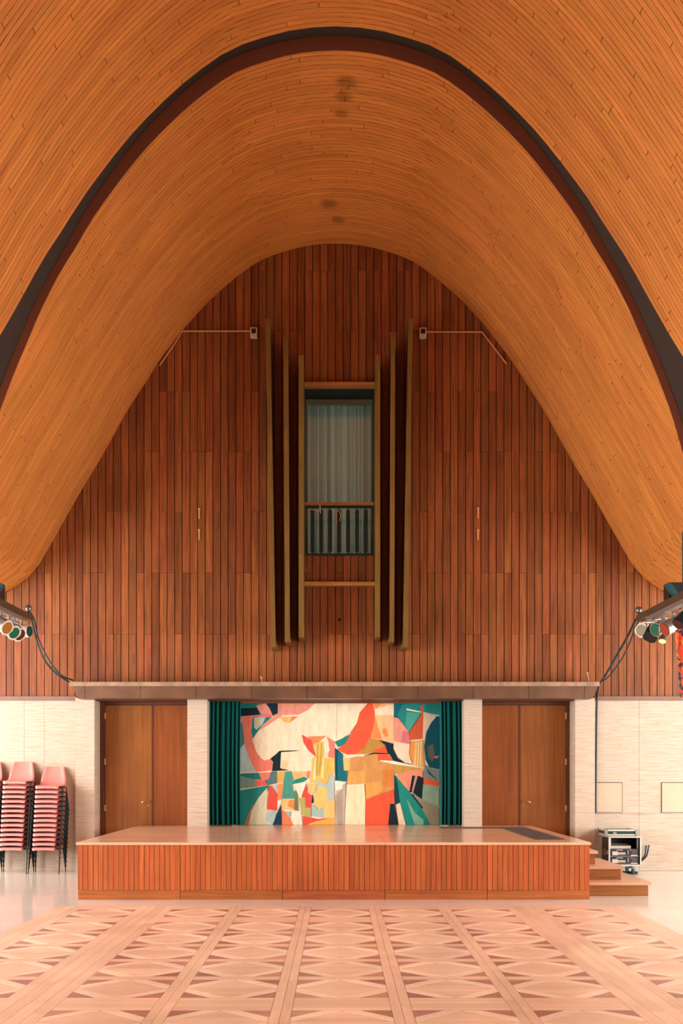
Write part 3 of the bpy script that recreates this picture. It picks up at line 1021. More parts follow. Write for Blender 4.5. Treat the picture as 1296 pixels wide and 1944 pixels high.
# ------------------------------------------------------------------ mural and stage curtains
YM = 18.26
mu = thing('mural', (at(645, 0, YM).x, YM, SZ), 'large abstract painting of bright angular shapes at the back of the stage', 'painting')
ma, mc = at(440, 1567.5, YM), at(850, 1333.8, YM)
ma.z = SZ + .001
MB().box(ma.x, mc.x, YM, YM + .03, ma.z, mc.z).build('panel', plain('mural_ground', srgb(236, 220, 190), 0.6, noise=0.06, scale=4), mu)
CR, CO, TE, DT, RD, SA = (240, 224, 192), (224, 158, 74), (28, 130, 124), (8, 40, 52), (226, 84, 68), (232, 128, 108)
PK, OC, GY, LB, YE, WH = (230, 150, 132), (206, 160, 82), (166, 154, 138), (176, 200, 196), (220, 192, 116), (246, 234, 208)
OR, RO, SL = (240, 142, 76), (240, 92, 60), (86, 124, 124)
POL = [
 # left half, coordinates of the left detail view
 ('L', SL, [(0, 60), (500, 60), (500, 200), (420, 240), (0, 240)]),
 ('L', LB, [(0, 240), (100, 280), (110, 600), (240, 910), (0, 920)]),
 ('L', SL, [(0, 300), (70, 300), (90, 560), (40, 620), (0, 620)]),
 ('L', TE, [(0, 60), (240, 60), (240, 125), (0, 130)]),
 ('L', DT, [(0, 130), (240, 120), (290, 200), (200, 212), (0, 225)]),
 ('L', DT, [(350, 60), (500, 60), (500, 190), (420, 215), (400, 130)]),
 ('L', PK, [(235, 95), (350, 65), (400, 130), (430, 200), (290, 200)]),
 ('L', SA, [(0, 235), (180, 215), (430, 200), (440, 235), (190, 240), (60, 290), (0, 280)]),
 ('L', TE, [(190, 235), (430, 240), (330, 320), (230, 450), (190, 500), (175, 400)]),
 ('L', LB, [(205, 240), (350, 240), (310, 330), (240, 390), (210, 370)]),
 ('L', YE, [(230, 270), (270, 260), (260, 330), (225, 340)]),
 ('L', SA, [(60, 280), (110, 225), (195, 222), (180, 330), (175, 420), (200, 560), (250, 690), (340, 770), (420, 745), (450, 890), (240, 912), (150, 740), (95, 560)]),
 ('L', CR, [(500, 190), (620, 120), (800, 60), (1296, 60), (1296, 520), (1210, 525), (1105, 465), (1000, 480), (795, 450), (830, 560), (970, 725), (920, 760), (915, 900), (520, 890), (470, 680), (400, 745), (340, 772), (290, 740), (230, 650), (185, 515), (240, 430), (340, 310), (430, 235)]),
 ('L', PK, [(500, 60), (960, 60), (870, 150), (760, 205), (560, 215), (430, 300), (280, 400), (340, 310), (500, 190)]),
 ('L', (214, 166, 120), [(700, 60), (810, 60), (640, 110), (500, 190), (500, 180), (580, 110)]),
 ('L', (232, 184, 110), [(510, 232), (670, 228), (650, 315), (570, 290)]),
 ('L', SA, [(670, 225), (750, 228), (690, 275), (655, 300)]),
 ('L', DT, [(520, 650), (700, 645), (785, 650), (540, 668), (530, 860), (640, 890), (430, 900), (440, 790), (410, 745), (480, 690)]),
 ('L', (238, 204, 152), [(540, 760), (640, 790), (600, 880), (540, 870)]),
 ('L', RD, [(795, 450), (920, 520), (945, 640), (970, 728), (880, 650), (815, 550)]),
 ('L', (238, 140, 90), [(860, 475), (1090, 465), (1010, 545), (930, 580), (915, 520)]),
 ('L', SA, [(1105, 475), (1200, 540), (1200, 740), (1120, 730), (1130, 560)]),
 ('L', CR, [(1090, 470), (1120, 560), (1140, 640), (1080, 740), (1060, 560), (1010, 545)]),
 ('L', (222, 190, 96), [(945, 560), (1065, 530), (1060, 740), (1200, 740), (1195, 910), (1110, 1050), (895, 1040), (930, 730), (970, 728)]),
 ('L', (186, 160, 74), [(985, 560), (1000, 545), (1000, 740), (985, 960), (970, 950)]),
 ('L', (186, 160, 74), [(1030, 545), (1045, 540), (1040, 800), (1010, 960), (1000, 950)]),
 ('L', (240, 222, 160), [(1050, 740), (1070, 740), (1060, 990), (1030, 985)]),
 ('L', CR, [(960, 740), (970, 740), (960, 1000), (935, 1040), (940, 900)]),
 ('L', (8, 88, 104), [(1200, 610), (1296, 690), (1296, 1020), (1205, 1015)]),
 ('L', DT, [(1225, 640), (1245, 650), (1245, 1015), (1228, 1012)]),
 ('L', TE, [(1200, 540), (1296, 505), (1296, 590), (1240, 600)]),
 ('L', TE, [(40, 930), (260, 920), (300, 1005), (210, 1005), (40, 965)]),
 ('L', (120, 150, 136), [(40, 970), (220, 1010), (260, 1090), (40, 1120)]),
 ('L', SA, [(265, 920), (415, 915), (380, 1000), (310, 1010)]),
 ('L', (234, 100, 92), [(225, 1010), (335, 1010), (370, 1075), (250, 1090)]),
 ('L', SL, [(420, 905), (490, 900), (485, 1050), (370, 1075), (340, 1010), (390, 1000)]),
 ('L', (218, 172, 96), [(490, 905), (590, 900), (570, 1040), (490, 1050)]),
 ('L', (74, 156, 140), [(590, 905), (670, 900), (690, 1000), (680, 1060), (710, 1240), (555, 1240), (565, 1060)]),
 ('L', (30, 140, 118), [(680, 1060), (700, 1010), (830, 970), (865, 1000), (810, 1035)]),
 ('L', (232, 186, 120), [(670, 905), (850, 905), (850, 960), (700, 1005)]),
 ('L', SA, [(865, 900), (895, 895), (885, 990), (860, 990)]),
 ('L', TE, [(40, 1135), (390, 1075), (380, 1140), (230, 1280), (150, 1420), (130, 1565), (0, 1565), (0, 1150)]),
 ('L', (172, 116, 80), [(210, 1290), (190, 1370), (140, 1565), (90, 1565), (150, 1400)]),
 ('L', (216, 216, 186), [(370, 1100), (365, 1370), (410, 1500), (440, 1565), (140, 1565), (180, 1380), (260, 1230)]),
 ('L', LB, [(370, 1385), (480, 1385), (470, 1500), (430, 1560), (350, 1500)]),
 ('L', (12, 58, 84), [(540, 1310), (552, 1565), (440, 1565), (480, 1440)]),
 ('L', RD, [(395, 1075), (430, 1080), (495, 1195), (490, 1385), (365, 1370)]),
 ('L', LB, [(430, 1080), (500, 1060), (500, 1190)]),
 ('L', (232, 150, 96), [(500, 1060), (570, 1050), (550, 1250), (495, 1260)]),
 ('L', WH, [(495, 1260), (545, 1260), (530, 1320), (495, 1350)]),
 ('L', (240, 196, 130), [(555, 1245), (705, 1245), (705, 1380), (552, 1370)]),
 ('L', OR, [(640, 1255), (705, 1255), (705, 1375), (620, 1330)]),
 ('L', (238, 132, 84), [(552, 1370), (680, 1500), (700, 1565), (552, 1565)]),
 ('L', (160, 190, 186), [(585, 1395), (665, 1395), (640, 1475)]),
 ('L', WH, [(670, 1395), (780, 1400), (805, 1565), (690, 1565), (660, 1490)]),
 ('L', (104, 134, 88), [(705, 1140), (740, 1140), (755, 1390), (710, 1380)]),
 ('L', WH, [(700, 1060), (850, 1040), (790, 1220), (760, 1220)]),
 ('L', RD, [(850, 1045), (870, 1170), (925, 1200), (905, 1355), (840, 1340), (830, 1225), (795, 1225)]),
 ('L', (178, 178, 104), [(760, 1230), (835, 1230), (840, 1345), (910, 1360), (905, 1470), (800, 1440)]),
 ('L', DT, [(930, 1160), (940, 1290), (915, 1295)]),
 ('L', (226, 196, 130), [(880, 1050), (985, 1060), (940, 1180), (865, 1160)]),
 ('L', (236, 200, 120), [(985, 1090), (1120, 1100), (1120, 1250), (1200, 1260), (1195, 1565), (1080, 1480), (1000, 1380), (940, 1290)]),
 ('L', LB, [(1110, 1050), (1160, 920), (1200, 1010), (1190, 1260), (1115, 1260)]),
 ('L', LB, [(960, 1020), (1115, 1060), (1115, 1110), (990, 1070)]),
 ('L', (168, 196, 196), [(915, 1300), (1000, 1380), (1060, 1340), (1070, 1475), (915, 1450)]),
 ('L', RD, [(805, 1450), (1000, 1490), (1165, 1470), (960, 1520), (850, 1565), (810, 1565)]),
 ('L', (226, 176, 84), [(850, 1565), (960, 1520), (1165, 1475), (1195, 1480), (1190, 1565)]),
 # right half
 ('R', CR, [(0, 60), (380, 60), (275, 180), (240, 310), (160, 420), (60, 500), (0, 520)]),
 ('R', TE, [(0, 525), (170, 445), (130, 520), (90, 570), (0, 605)]),
 ('R', RO, [(385, 60), (440, 60), (460, 190), (440, 380), (400, 500), (320, 620), (230, 690), (120, 695), (40, 660), (0, 630), (100, 560), (170, 430), (240, 320), (275, 180)]),
 ('R', (242, 190, 140), [(440, 60), (695, 60), (695, 560), (540, 520), (410, 490), (450, 330), (460, 190)]),
 ('R', OR, [(460, 215), (550, 510), (420, 490), (440, 380)]),
 ('R', OR, [(570, 370), (610, 380), (630, 470), (590, 480), (550, 420)]),
 ('R', (240, 150, 88), [(440, 62), (560, 62), (470, 140)]),
 ('R', CR, [(460, 140), (690, 75), (695, 210), (470, 215)]),
 ('R', (190, 140, 62), [(400, 490), (550, 530), (600, 640), (480, 680), (300, 690), (80, 700), (230, 690), (330, 610)]),
 ('R', RO, [(440, 645), (590, 590), (620, 680), (470, 670)]),
 ('R', (206, 150, 86), [(160, 740), (340, 700), (500, 690), (520, 770), (700, 815), (700, 1130), (350, 1250), (345, 1050), (120, 1065), (130, 890)]),
 ('R', (222, 166, 88), [(150, 900), (340, 900), (345, 1050), (120, 1065)]),
 ('R', (214, 132, 66), [(560, 880), (695, 880), (695, 1090), (565, 1090)]),
 ('R', (236, 164, 84), [(345, 1050), (520, 1015), (560, 1140), (350, 1250)]),
 ('R', YE, [(70, 740), (160, 740), (150, 890), (80, 890)]),
 ('R', (12, 110, 124), [(0, 650), (70, 700), (70, 890), (130, 900), (115, 1030), (0, 1015)]),
 ('R', RO, [(495, 690), (620, 690), (680, 775), (500, 770)]),
 ('R', DT, [(510, 515), (690, 565), (690, 640), (740, 740), (830, 800), (920, 815), (830, 825), (690, 770), (640, 690), (450, 690), (330, 710), (450, 672), (620, 680), (590, 580)]),
 ('R', WH, [(262, 710), (335, 690), (330, 715), (270, 722)]),
 ('R', WH, [(520, 765), (690, 775), (900, 820), (1050, 855), (700, 815), (540, 782)]),
 ('R', (0, 104, 124), [(697, 60), (830, 60), (850, 160), (760, 200), (800, 300), (770, 260), (697, 240)]),
 ('R', (28, 138, 134), [(810, 60), (1260, 60), (1255, 215), (1060, 180), (1030, 200), (880, 418), (800, 320), (740, 200)]),
 ('R', (70, 162, 148), [(860, 170), (1020, 190), (880, 410), (830, 330)]),
 ('R', PK, [(697, 240), (750, 250), (880, 420), (890, 570), (697, 530)]),
 ('R', (216, 122, 128), [(800, 400), (880, 420), (890, 570), (780, 540)]),
 ('R', (236, 218, 188), [(695, 535), (890, 570), (880, 700), (920, 810), (830, 795), (740, 720), (690, 620)]),
 ('R', (226, 206, 180), [(1055, 185), (1220, 225), (1120, 380), (1075, 520), (1050, 500)]),
 ('R', WH, [(850, 130), (1250, 215), (1060, 185), (850, 150)]),
 ('R', (206, 92, 52), [(1020, 90), (1060, 90), (1050, 500), (880, 520), (890, 420), (1030, 210)]),
 ('R', OR, [(905, 530), (945, 530), (925, 770), (885, 720)]),
 ('R', (222, 172, 84), [(940, 540), (1050, 515), (1065, 860), (920, 830)]),
 ('R', WH, [(965, 545), (972, 545), (958, 840), (950, 838)]),
 ('R', WH, [(995, 540), (1002, 540), (990, 845), (982, 843)]),
 ('R', WH, [(1025, 532), (1032, 532), (1024, 852), (1016, 850)]),
 ('R', (0, 82, 100), [(1255, 225), (1255, 880), (1130, 850), (1085, 760), (1068, 600), (1090, 430), (1150, 310), (1215, 230)]),
 ('R', (92, 92, 88), [(1110, 600), (1180, 560), (1200, 700), (1170, 790), (1120, 740)]),
 ('R', (226, 120, 84), [(1175, 725), (1250, 708), (1220, 748)]),
 ('R', (122, 142, 142), [(1065, 820), (1140, 860), (1255, 885), (1255, 1030), (1060, 980)]),
 ('R', (28, 82, 92), [(1080, 830), (1100, 870), (1240, 1025), (1120, 930)]),
 ('R', (196, 152, 78), [(700, 820), (1050, 870), (880, 900), (830, 950), (700, 930)]),
 ('R', (232, 150, 118), [(720, 960), (880, 890), (1050, 885), (1050, 975), (920, 955), (885, 1150), (800, 1060)]),
 ('R', DT, [(920, 955), (950, 955), (920, 1160), (885, 1160)]),
 ('R', (198, 150, 140), [(955, 965), (990, 960), (935, 1160), (915, 1150)]),
 ('R', (6, 34, 40), [(990, 955), (1060, 985), (1040, 1245), (930, 1165)]),
 ('R', (222, 96, 62), [(1060, 980), (1255, 1030), (1250, 1090), (1060, 1055)]),
 ('R', (138, 174, 152), [(1055, 1060), (1250, 1095), (1245, 1340), (1040, 1250)]),
 ('R', (146, 142, 120), [(920, 1165), (1050, 1250), (1245, 1345), (1245, 1565), (1140, 1565), (1040, 1360)]),
 ('R', (6, 40, 52), [(885, 1165), (930, 1190), (1055, 1350), (1035, 1365)]),
 ('R', (0, 66, 82), [(697, 935), (740, 1010), (770, 1280), (710, 1330)]),
 ('R', (24, 140, 128), [(720, 960), (885, 1160), (1040, 1360), (1145, 1565), (850, 1565), (770, 1290), (745, 1080)]),
 ('R', (120, 176, 150), [(850, 1240), (960, 1420), (1060, 1500), (1060, 1565), (950, 1565), (900, 1400)]),
 ('R', (232, 210, 180), [(720, 1310), (770, 1290), (840, 1565), (755, 1565)]),
 ('R', (6, 38, 48), [(650, 1300), (700, 1300), (740, 1500), (745, 1565), (625, 1565)]),
 ('R', RO, [(350, 1250), (690, 1125), (705, 1290), (650, 1300), (625, 1565), (345, 1565)]),
 ('R', (242, 226, 186), [(115, 1065), (330, 1060), (345, 1250), (342, 1565), (90, 1565), (105, 1250)]),
 ('R', (188, 176, 160), [(0, 1110), (105, 1045), (100, 1250), (85, 1565), (0, 1565)]),
 ('R', WH, [(0, 1025), (110, 1040), (0, 1115)]),
 ('L', (170, 158, 142), [(1215, 1200), (1296, 1120), (1296, 1565), (1225, 1565)]),
 ('L', WH, [(1200, 1020), (1296, 1025), (1296, 1110), (1205, 1150)]),
]
pm = MB(); cols = []
for i, (sd, col, pts) in enumerate(POL):
    ox = 450 if sd == 'L' else 640
    Yl = YM - 0.0005 - i * 0.00015
    ring = []
    for (u, v) in pts:
        p = at(ox + u / 6.48, 1325 + v / 6.48, YM)
        ring.append((p.x, Yl, max(p.z, SZ + .002)))
    pm.poly(ring)
    cols.append(srgb(*col))
po = pm.build('painted_shapes', M_mural, mu)
ca = po.data.attributes.new('Col', 'FLOAT_COLOR', 'FACE')
ca.data.foreach_set('color', [c for q in cols for c in q])

YCU = 17.98
for (p0, p1, sd, seed, nf) in ((385, 457, 'chair-stack', 11, 8), (834, 886, 'equipment-rack', 5, 6)):
    xa, xb = at(p0, 0, YCU).x, at(p1, 0, YCU).x
    t = thing('stage_curtain', ((xa + xb) / 2, YCU, SZ), 'dark teal pleated stage curtain, on the %s side of the mural' % sd, 'curtain', 'teal curtains beside the mural')
    folds(xa, xb, SZ + .012, 2.745, YCU, .04, nf, seed, 140, 12, 1).build('cloth', M_curtain, t, smooth=True)
    MB().box(xa, xb, YCU - .012, YCU + .012, 2.74, 2.755).build('curtain_track', M_frame, t)

# ------------------------------------------------------------------ stacked chairs
def make_chair():
    t = thing('stacking_chair', (0, 0, 0), 'chair', 'chair', 'pink stacking chairs against the stone wall')
    sec = [(-.225, .372, .185), (-.222, .392, .195), (-.205, .405, .203), (-.15, .408, .212), (-.05, .400, .220), (.05, .396, .222), (.12, .402, .222),
           (.165, .425, .222), (.19, .465, .220), (.212, .52, .212), (.24, .59, .195), (.264, .65, .178), (.284, .70, .166), (.289, .712, .160)]
    nu, nv = len(sec) - 1, 10
    def fn(u, v):
        i = min(int(round(u * nu)), nu)
        y, z, w = sec[i]
        q = 2 * v - 1
        curl = abs(q) ** 3
        seat = max(0, 1 - i / 7)
        f = min(1, max(0, (i - 1) / 6))
        zz = z + curl * .03 * f * (1 if i < 8 else .4) - curl * .012 * (1 - f)
        yy = y - curl * .03 * min(1, max(0, (i - 6) / 3))
        if i > 11: zz -= .012 * q * q
        return (w * .92 * q, yy, zz)
    mb = MB().grid(fn, nu, nv)
    # thickness
    nvv = len(mb.v)
    top = list(mb.v)
    me_tmp = bpy.data.meshes.new('tmp'); me_tmp.from_pydata(top, [], mb.f); me_tmp.update()
    nr = [v.normal.copy() for v in me_tmp.vertices]
    bpy.data.meshes.remove(me_tmp)
    mb.v += [p - n_ * .006 for p, n_ in zip(top, nr)]
    F0 = list(mb.f)
    mb.f += [tuple(nvv + k for k in reversed(f)) for f in F0]
    W = nv + 1
    for i in range(nu):
        for j in (0, nv):
            a, b2 = i * W + j, (i + 1) * W + j
            q = (a, b2, b2 + nvv, a + nvv)
            mb.f.append(q if j == nv else q[::-1])
    for j in range(nv):
        for i in (0, nu):
            a, b2 = i * W + j, i * W + j + 1
            mb.f.append((a, b2, b2 + nvv, a + nvv))
    mb.t = [0] * len(mb.f)
    mb.build('seat_shell', M_pink, t, smooth=True)
    r = .008
    for sx in (-1, 1):
        for (fy, ty) in ((-.23, -.13), (.2, .1)):
            MB().tube([(sx * .242, fy, 0), (sx * .223, ty, .366), (sx * .218, ty, .379), (sx * .2, ty, .383), (sx * .02, ty, .383)], r, 7).build('leg', M_leg, t)
        MB().tube([(sx * .2425, -.163, .245), (sx * .2425, .133, .245)], .004, 6).build('stretcher', M_leg, t)
        MB().tube([(sx * .12, -.13, .383), (sx * .12, .1, .383)], .006, 6).build('side_rail', M_leg, t)
    return t
ORD = ['topmost', 'second', 'third', 'fourth', 'fifth', 'sixth', 'seventh', 'eighth', 'ninth', 'tenth', 'eleventh', 'twelfth', 'thirteenth', 'fourteenth', 'fifteenth']
YCh = 17.39
chair0 = make_chair()
first = True
for (px, n_, where) in ((86.5, 14, 'in the stack next to the stone pier'), (24.5, 15, 'in the stack second from the pier'), (-37.5, 15, 'in the stack third from the pier')):
    X = at(px, 0, YCh - .2).x
    for k in range(n_):
        o = chair0 if first else copy_tree(chair0)
        first = False
        o.location = (X + (k - 6) * .004, YCh, k * .0745)
        i = n_ - 1 - k
        if i == 0: lab = 'pink plastic stacking chair, topmost ' + where
        elif k == 0: lab = 'pink plastic stacking chair, lowest %s' % where
        else: lab = 'pink stacking chair, %s from top %s' % (ORD[i], where)
        o['label'] = lab

# ------------------------------------------------------------------ equipment rack
RX0, RX1, RY0, RY1 = at(1156, 0, 17.05).x, at(1215.5, 0, 17.05).x, 17.05, 17.52
RZ0, RZ1 = at(0, 1643, RY0).z, at(0, 1589, RY0).z
rk = thing('equipment_rack', ((RX0 + RX1) / 2, (RY0 + RY1) / 2, 0), 'black open flight case rack on castors with aluminium edges', 'equipment rack')
e = .022
MB().box(RX0, RX0 + .012, RY0, RY1, RZ0, RZ1).build('side_panel', M_casewall, rk)
MB().box(RX1 - .012, RX1, RY0, RY1, RZ0, RZ1).build('side_panel', M_casewall, rk)
MB().box(RX0 + .012, RX1 - .012, RY0, RY1, RZ0, RZ0 + .015).build('bottom_panel', M_casewall, rk)
MB().box(RX0 + .012, RX1 - .012, RY0, RY1, RZ1 - .012, RZ1).build('top_panel', M_casewall, rk)
MB().box(RX0 + .012, RX1 - .012, RY1 - .012, RY1, RZ0 + .015, RZ1 - .012).build('back_panel', M_black, rk)
ed = MB()
for x in (RX0, RX1):
    for y in (RY0, RY1):
        ed.box(x - e / 2, x + e / 2, y - e / 2, y + e / 2, RZ0, RZ1)
for z in (RZ0, RZ1):
    for y in (RY0, RY1):
        ed.box(RX0, RX1, y - e / 2, y + e / 2, z - e / 2, z + e / 2)
    for x in (RX0, RX1):
        ed.box(x - e / 2, x + e / 2, RY0, RY1, z - e / 2, z + e / 2)
ed.build('edge_trim', M_alu, rk)
for x in (RX0 + .03, RX1 - .03):
    MB().box(x - .012, x + .012, RY0 + .06, RY0 + .07, RZ0 + .02, RZ1 - .02).build('rack_rail', M_alu, rk)
for x, s in ((RX0, -1), (RX1, 1)):
    for y in (RY0 + .02,):
        MB().box(min(x, x + s * .03), max(x, x + s * .03), y, y + .06, RZ0 + .17, RZ0 + .23).build('latch', M_silver, rk)
for y in (RY0 + .18, RY0 + .34):
    MB().box(RX0 - .018, RX0 - .001, y, y + .08, RZ0 + .14, RZ0 + .24).build('side_handle', M_silver, rk)
for x in (RX0 + .08, RX1 - .1):
    for y in (RY0 + .06, RY1 - .06):
        c_ = MB().box(x - .02, x + .02, y - .03, y + .03, .085, RZ0).build('castor', M_silver, rk)
        MB().tube([(x - .016, y, .05), (x + .016, y, .05)], .05, 16).build('wheel', plain('castor_rubber', srgb(34, 92, 100), .5) if 'castor_rubber' not in MATS else MATS['castor_rubber'], c_)
# amplifiers
for k, nm in enumerate(('lower', 'upper')):
    z0 = RZ0 + .018 + k * .122
    z1 = z0 + .116
    xa, xb = RX0 + .016, RX1 - .016
    t = thing('amplifier', ((xa + xb) / 2, RY0 + .2, z0), 'dark rack amplifier with white label and red lamp, %s of the pair' % nm, 'amplifier', 'amplifiers in the rack')
    yf = RY0 + .02
    MB().box(xa, xb, yf, yf + .012, z0, z1).build('front_plate', M_amp, t)
    MB().box(xa + .03, xb - .03, yf + .012, RY1 - .06, z0, z1).build('chassis', M_amp, t)
    def pan(name, u0, u1, v0, v1, mat, d=.004):
        w, h = xb - xa, z1 - z0
        return MB().box(xa + u0 * w, xa + u1 * w, yf - d, yf - .0005, z0 + v0 * h, z0 + v1 * h).build(name, mat, t)
    pan('label_plate', .08, .27, .16, .66, M_white)
    sc = pan('connector_strip', .27, .53, .24, .52, M_white)
    for j in range(5):
        w, h = xb - xa, z1 - z0
        MB().tube([(xa + (.31 + j * .045) * w, yf - .004, z0 + .38 * h), (xa + (.31 + j * .045) * w, yf - .008, z0 + .38 * h)], .005, 8).build('socket', M_black, sc)
    pan('name_plate', .22, .44, .78, .92, M_silver)
    for j, v in enumerate((.42, .72)):
        w, h = xb - xa, z1 - z0
        MB().tube([(xa + .61 * w, yf, z0 + v * h), (xa + .61 * w, yf - .018, z0 + v * h)], .014, 12).build('knob', M_silver, t)
    pan('lamp', .69, .75, .8, .93, M_red)
    gp = pan('vent_panel', .74, .94, .3, .92, M_grille, .002)
    for j in range(5):
        w, h = xb - xa, z1 - z0
        MB().box(xa + .74 * w, xa + .94 * w, yf - .005, yf - .002, z0 + (.34 + j * .12) * h, z0 + (.37 + j * .12) * h).build('vent_bar', M_black, gp)
    pan('badge', .72, .94, .06, .2, M_white)
    MB().box(xa, xb, yf - .006, yf - .0005, z0, z0 + .004).build('edge_strip', M_alu, t)
# small mixer on top of the amplifiers
z0 = RZ0 + .018 + .122 + .1165
t = thing('mixer', (RX0 + .2, RY0 + .2, z0), 'small white mixer resting on the amplifiers inside the rack', 'mixer')
MB().hexa([(RX0 + .048, RY0 + .075, z0), (RX1 - .13, RY0 + .075, z0), (RX1 - .13, RY0 + .36, z0), (RX0 + .048, RY0 + .36, z0), (RX0 + .048, RY0 + .075, z0 + .04), (RX1 - .13, RY0 + .075, z0 + .04), (RX1 - .13, RY0 + .36, z0 + .075), (RX0 + .048, RY0 + .36, z0 + .075)]).build('housing', M_white, t)
for i in range(8):
    x = RX0 + .068 + i * .036
    MB().tube([(x, RY0 + .12, z0 + .046), (x, RY0 + .12, z0 + .066)], .007, 8).build('knob', M_leg, t)
# lid lying on the rack
t = thing('flight_case_lid', ((RX0 + RX1) / 2, RY1 - .15, RZ1), 'aluminium edged flight case lid lying on top of the rack', 'case lid')
lz0, lz1 = RZ1 + .0125, RZ1 + .105
lx0, lx1, ly0, ly1 = RX0 - .02, RX1 - .03, RY0 + .12, RY1 + .1
MB().box(lx0, lx1, ly0, ly1, lz0, lz1).build('panel', M_casewall, t)
ed = MB()
for z in (lz0 + .012, lz1 - .008):
    for y in (ly0, ly1):
        ed.box(lx0 - .01, lx1 + .01, y - .012, y + .012, z - .011, z + .013)
    for x in (lx0, lx1):
        ed.box(x - .012, x + .012, ly0, ly1, z - .011, z + .013)
ed.build('edge_trim', M_alu, t)
for x in (lx0, lx1):
    for y in (ly0, ly1):
        MB().box(x - .022, x + .022, y - .022, y + .022, lz0 + .001, lz1 + .006).build('corner', M_silver, t)
MB().box(lx0 + .1, lx0 + .16, ly0 - .02, ly0 - .011, lz0 + .03, lz0 + .06).build('latch', M_silver, t)
# rack cables
cord([(RX1 - .05, RY1 + .03, .09), (RX1 + .07, RY1 + .04, .15), (RX1 + .2, RY1 + .03, .25), (RX1 + .24, RY1 + .06, .42)], .014, 'cable', M_cable, 'inner black cable curving up from the rack to the wall', 'cable')
cord([(RX1 - .05, RY1 + .11, .05), (RX1 + .1, RY1 + .11, .12), (RX1 + .25, RY1 + .11, .24), (RX1 + .3, RY1 + .13, .42)], .014, 'cable', M_cable, 'outer black cable curving up from the rack to the wall', 'cable')
cord([(RX0 + .2, RY0 + .1, .014), (RX0 + .32, RY0 + .2, .014), (RX0 + .45, RY0 + .12, .014), (RX0 + .5, RY0 + .3, .014), (RX0 + .3, RY0 + .35, .014)], .012, 'cable', M_cable, 'loose cable coiled on the floor under the rack', 'cable')

# ------------------------------------------------------------------ stage lights on bars at both sides
def par_can(pos, d, col, lab, body=None, r=.1, ln=.26, frame=True, barz=3.80, lit=False, rfront=None):
    body = body or M_silver
    d = Vector(d).normalized(); pos = Vector(pos)
    t = thing('stage_light', pos, lab, 'stage light', 'stage lights on the side bars')
    back = pos - d * ln
    MB().lathe(back, d, [(0, .02), (.0, r * .55), (.05, r * .72), (.08, r * .95), (ln * .5, r), (ln, r), (ln, r * .93), (ln * .6, r * .9)], 22).build('can', body, t, smooth='auto')
    u = d.orthogonal().normalized()
    up = Vector((0, 0, 1)); side = d.cross(up).normalized(); u2 = side.cross(d).normalized()
    if frame:
        # square filter frame with cut corners and a round hole
        fm = MB(); n_ = 24; outer = []; inner = []
        for k in range(n_):
            a = 2 * math.pi * (k + .5) / n_
            cx, sy = math.cos(a), math.sin(a)
            m = max(abs(cx), abs(sy), (abs(cx) + abs(sy)) / 1.28)
            outer.append((side * cx + u2 * sy) * (r * 1.12 / m)); inner.append((side * cx + u2 * sy) * (r * .86))
        for z in (0, .012):
            for q in outer + inner: fm.v.append(pos + q + d * z)
        for k in range(n_):
            j = (k + 1) % n_
            o0, o1, i0_, i1_ = k, j, n_ + k, n_ + j
            T = 2 * n_
            fm.f += [(o0, i0_, i1_, o1), (o0 + T, o1 + T, i1_ + T, i0_ + T), (o0, o1, o1 + T, o0 + T), (i0_, i0_ + T, i1_ + T, i1_)]
        fm.t = [0] * len(fm.f)
        fm.build('filter_frame', M_leg if body in (M_black, M_leg) else M_white, t)
    MB().lathe(pos + d * .002, d, [(0, 0.001), (0, r * .88), (.006, r * .88), (.006, .001)], 24).build('lens' if col in ('clear', 'dark', 'maroon') or lit else 'filter', M_glow if lit else GEL[col], t)
    mid = pos - d * ln * .55
    top = Vector((mid.x, mid.y, barz - .04))
    yk = MB()
    for s in (-1, 1):
        p = mid + side * s * (r + .012)
        q = Vector((p.x, p.y, 0)) * 1.0
        q = Vector((top.x + side.x * s * (r + .012), top.y + side.y * s * (r + .012), max(mid.z + r * 1.15, barz - .16)))
        yk.tube([p, q], .009, 6)
    e0 = Vector((top.x - side.x * (r + .012), top.y - side.y * (r + .012), max(mid.z + r * 1.15, barz - .16)))
    e1 = Vector((top.x + side.x * (r + .012), top.y + side.y * (r + .012), e0.z))
    yk.tube([e0, e1], .01, 6)
    yk.build('yoke', M_silver, t)
    MB().box(top.x - .02, top.x + .02, top.y - .03, top.y + .03, e0.z, barz - .001).build('clamp', M_silver, t)
    return t

def light_bar(X, s, y0, y1, yb, sidename):
    t = thing('light_bar', (X, y0, 3.80), 'silver lighting bar with dark beam, hung under the vault on the %s side' % sidename, 'lighting bar')
    MB().box(X - .045, X + .045, y0, y1, 3.80, 3.862).build('channel', M_silver, t)
    MB().box(X - .06, X + .06, y0, yb, 3.864, 3.95).build('beam', M_beam, t)
    for y in (y0 + .35, y0 + 1.25):
        MB().hexa([(X, y - .05, 3.951), (X + s * .09, y - .05, 3.951), (X + s * .09, y + .05, 3.951), (X, y + .05, 3.951),
                   (X - s * .13, y - .05, 4.13), (X - s * .06, y - .05, 4.15), (X - s * .06, y + .05, 4.15), (X - s * .13, y + .05, 4.13)]).build('bracket', M_bracket, t)
        xa, xb = sorted((X - s * .05, X + s * .3))
        MB().box(xa, xb, y + .051, y + .3, 3.951, 4.17).build('hoist_box', M_black, t)
        xt = X + s * .2
        MB().box(xt - .04, xt + .04, y + .1, y + .16, 4.17, vault_z(xt + s * .04) - .0).build('hanger', M_bracket, t)
    return t
XL, XR = -4.63, 4.55
light_bar(XL, -1, 13.6, 15.95, 16.5, 'chair-stack')
light_bar(XR, 1, 13.6, 16.0, 16.5, 'equipment-rack')
